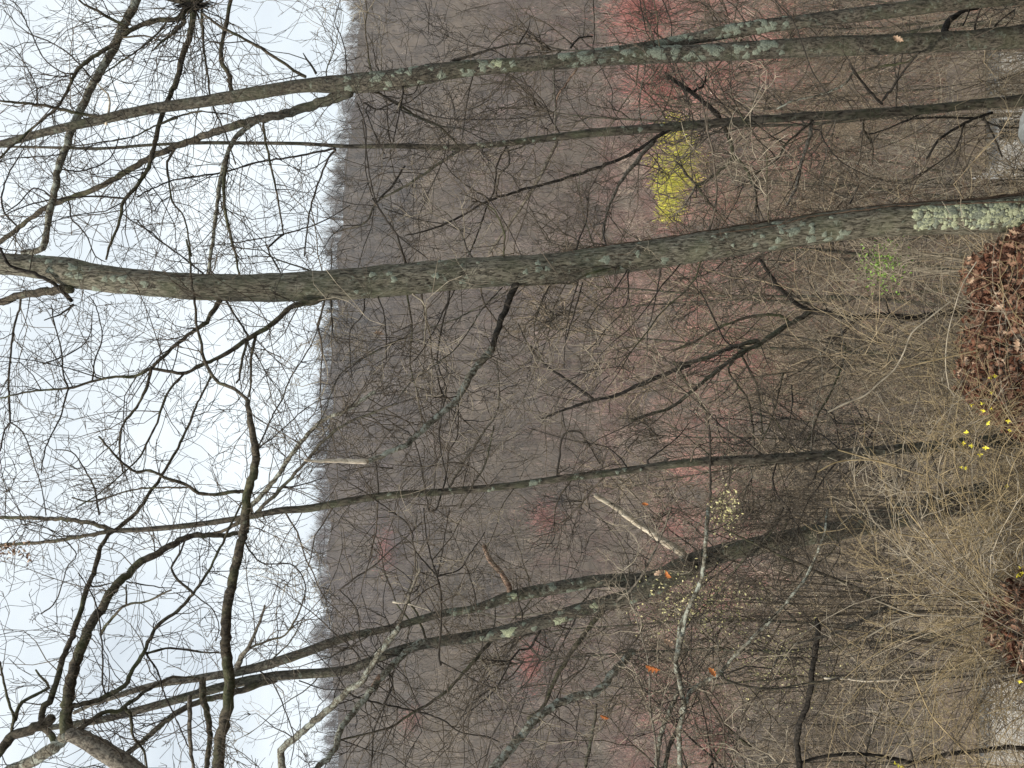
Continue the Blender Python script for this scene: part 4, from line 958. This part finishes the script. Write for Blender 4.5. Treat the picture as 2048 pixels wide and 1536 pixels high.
# ------------------------------------------------------------------ arching canes with the last yellow flowers
def cane_shrub():
    bx = at(2080, 1180, 7.4); bz = float(ground_z(bx[0], bx[1])); base = np.array([bx[0], bx[1], bz]); root = empty('forsythia_bush', base)
    tag(root, 'sprawling bush of arching tan canes with a few yellow flowers', 'bush')
    canes = {'cane': MB(), 'twig_pale': MB(), 'twig_mid': MB()}; big = []
    for k in range(330):
        yb = random.gauss(1180, 200)
        if (yb > 1320 or 1070 < yb < 1140) and random.random() < 0.93: continue
        d = random.uniform(6.6, 8.3); s0 = at(2090, yb, d); s0[2] = float(ground_z(s0[0], d)) - 0.05
        side = rng.normal(0, 0.42); az = rng.normal(0, 0.3)
        dr = unit([side, az, 1.0]); L = random.uniform(0.9, 2.6) * (1.0 if abs(yb - 1210) < 260 else 0.75); n = 10; pth = [s0]; bendx = np.sign(side + rng.normal(0, 0.3)) * random.uniform(0.02, 0.19)
        for i in range(n - 1):
            dr = unit(dr + np.array([bendx, rng.normal(0, 0.05), -0.035 * i * random.uniform(0.4, 1.5)]) + rng.normal(0, 0.05, 3)); pth.append(pth[-1] + dr * L / (n - 1))
        r = random.uniform(0.0022, 0.0055); mk = random.choices(['cane', 'twig_pale', 'twig_mid'], [6, 2, 3])[0]
        mb = canes[mk]; mb2 = MB() if k < 60 else mb
        mb2.tube(pth, np.linspace(r, r * 0.35, n), 4)
        if mb2 is not mb: big.append((mb2, mk))
        for _ in range(random.randint(4, 9)):
            i = random.randint(2, n - 2)
            grow(mb, pth[i], turned(unit(pth[i + 1] - pth[i]), math.radians(random.uniform(25, 75))), random.uniform(0.12, 0.5), r * 0.55, 1, 0.2, (1, 3), -0.02)
    for mb, mk in big: mb.build('cane', M[mk], root, base)
    for mk, mb in canes.items():
        o = mb.build('cane_tangle', M[mk], root, base); o['kind'] = 'stuff'
    for wd, tr, mk in ((7, 'F 1770,40 1690,170 1640,320 1600,480 1590,650 1610,780', 'twig_pale'), (10, 'F 1620,270 1480,380 1390,460 1350,560 1290,670 1200,750 1120,820 1000,870 900,920', 'twig_pale'),
                       (8, 'F 960,1140 1200,1210 1460,1290', 'cane'), (8, 'F 840,1270 960,1210 1150,1200 1300,1230', 'cane'), (8, 'F 1770,560 1500,620 1330,660', 'cane'),
                       (9, 'I 1350,0 1500,180 1620,320 1750,460 1900,620 2040,760', 'cane'), (8, 'I 1300,150 1550,185 1750,165 1960,135 2048,200', 'cane'), (8, 'I 1840,940 1970,830 2048,760', 'twig_pale'),
                       (8, 'I 1180,540 1400,620 1600,630 1800,640', 'twig_pale'), (9, 'I 1120,760 1300,660 1400,630', 'twig_pale'), (8, 'I 1400,980 1500,1200 1640,1360 1760,1480', 'cane'), (8, 'I 1740,800 1850,930 1960,1060', 'twig_pale')):
        p = parse(tr); C = catmull(np.column_stack([p, np.full(len(p), wd / ZS)]), 10); d = random.uniform(6.8, 7.2)
        mb = MB(); mb.tube([at(x, y, d) for x, y, _ in C], C[:, 2] / 2 / F * d, 6); mb.build('cane', M[mk], root, base)
    fl = [(675, 285), (725, 270), (690, 440), (485, 565), (590, 545), (610, 620), (690, 600), (650, 750), (865, 725), (880, 820), (440, 845), (570, 1070), (630, 1000), (845, 1395), (430, 1205), (380, 1200), (400, 955), (490, 980)]
    fl = [(1848 + a / 5.12, 700 + b / 5.12) for a, b in fl] + [(2040, 1135), (2043, 1146), (2036, 1150), (1797, 1530), (1790, 1526), (1804, 1533), (2040, 1362)]
    for k, (px, py) in enumerate(fl):
        c = at(px, py, random.uniform(6.7, 7.2)); mb = MB(); ax = unit(rng.normal(0, 1, 3) + np.array([0, -0.8, 0])); u = unit(np.cross(ax, [0.3, 0.2, 1])); v = np.cross(ax, u)
        for q in range(4):
            a = q * 1.571 + 0.3; e = math.cos(a) * u + math.sin(a) * v; s_ = np.cross(ax, e); L = random.uniform(0.016, 0.028)
            mb.raw([c, c + e * L * 0.45 + s_ * L * 0.32 + ax * 0.004, c + e * L + ax * 0.009, c + e * L * 0.45 - s_ * L * 0.32 + ax * 0.004], [(0, 1, 2, 3)])
        mb.tube([c - ax * 0.014, c], [0.002, 0.0035], 5)
        mb.build('flower', M['petal'], root, base)
cane_shrub()

# ------------------------------------------------------------------ budding and leafing shrubs in the brush
def bud_shrub(name, label, px, py, hx, hy, d, n, mt, size, tm='twig_mid'):
    c = at(px, py, d); g = float(ground_z(c[0], c[1])); base = np.array([c[0], c[1], g]); root = empty(name, base); tag(root, label, 'shrub')
    st, lf = MB(), MB(); pts = []
    for k in range(14):
        e = at(px + random.uniform(-1, 1) * hx, py + random.uniform(-1, 1) * hy, d + random.uniform(-0.5, 0.5))
        m_ = base * 0.45 + e * 0.55 + rng.normal(0, 0.12, 3); pth = catmull(np.array([base, m_, e]), 0.25); pth = np.array(pth)
        t = np.linspace(0, 1, 8)[:, None]; pth = (1 - t) ** 2 * base + 2 * t * (1 - t) * m_ + t ** 2 * e
        st.tube(pth, np.linspace(0.009, 0.002, 8), 4)
        for _ in range(7):
            i = random.randint(4, 7); grow(st, pth[i], turned(unit(e - m_), 0.8), random.uniform(0.15, 0.5), 0.002, 1)
    st.build('stems', M[tm], root, base)
    for k in range(n):
        e = at(px + rng.normal(0, 0.5) * hx, py + rng.normal(0, 0.5) * hy, d + rng.normal(0, 0.3)); s_ = size * random.uniform(0.5, 1.2); R3 = rand_rot()
        V = np.array([(-0.5, 0, 0), (0, 0.28, 0.06), (0.5, 0, 0), (0, -0.28, 0.06)]) * s_ @ R3.T + e
        lf.raw(V, [(0, 1, 2, 3)])
    o = lf.build('leaves', M[mt], root, base); o['kind'] = 'stuff'
bud_shrub('budding_shrub', 'shrub of pale yellow buds beside the slender trunk', 1450, 1020, 30, 46, 9.2, 260, 'bud', 0.036)
bud_shrub('budding_shrub', 'shrub of scattered pale yellow buds under the forking trunk', 1400, 1210, 120, 70, 9.4, 800, 'bud', 0.034)
bud_shrub('budding_shrub', 'thin shrub with pale buds beside the dark snapped stem', 1560, 1330, 130, 100, 9.4, 600, 'bud', 0.030)
bud_shrub('leafing_shrub', 'small shrub with fresh green leaves beside the foot of the big oak', 1765, 530, 46, 46, 8.6, 420, 'green', 0.036, 'twig_pale')

# ------------------------------------------------------------------ the thin haze of the valley air
def haze():
    mb = MB(); box(mb, (-3200, -70, -140), (3200, 2650, 195)); m = bpy.data.materials.new('valley_haze'); m.use_nodes = True; t = m.node_tree; t.nodes.clear()
    o_ = t.nodes.new('ShaderNodeOutputMaterial'); v = t.nodes.new('ShaderNodeVolumePrincipled'); v.inputs['Color'].default_value = (0.80, 0.84, 0.92, 1); v.inputs['Density'].default_value = 0.00013
    t.links.new(v.outputs[0], o_.inputs['Volume']); ob = mb.build('haze', m, smooth=False); tag(ob, 'thin pale haze in the valley air', 'haze', kind='stuff')
haze()

# ------------------------------------------------------------------ alike things told apart by their order from the upper to the lower edge of the photo
def tell_apart():
    num = ['', 'one', 'two', 'three', 'four', 'five', 'six', 'seven', 'eight', 'nine', 'ten', 'eleven', 'twelve', 'thirteen', 'fourteen']
    nth = ['first', 'second', 'third', 'fourth', 'fifth', 'sixth', 'seventh', 'eighth', 'ninth', 'tenth', 'eleventh', 'twelfth', 'thirteenth', 'fourteenth']
    by = {}
    for o in bpy.data.objects:
        if o.parent is None and 'label' in o: by.setdefault(o['label'], []).append(o)
    for lab, os_ in by.items():
        if len(os_) < 2 or len(os_) > 14: continue
        os_.sort(key=lambda o: -o.location.x / max(o.location.y, 1))
        for i, o in enumerate(os_): o['label'] = '%s, %s of %s downward' % (lab, nth[i], num[len(os_)])
tell_apart()
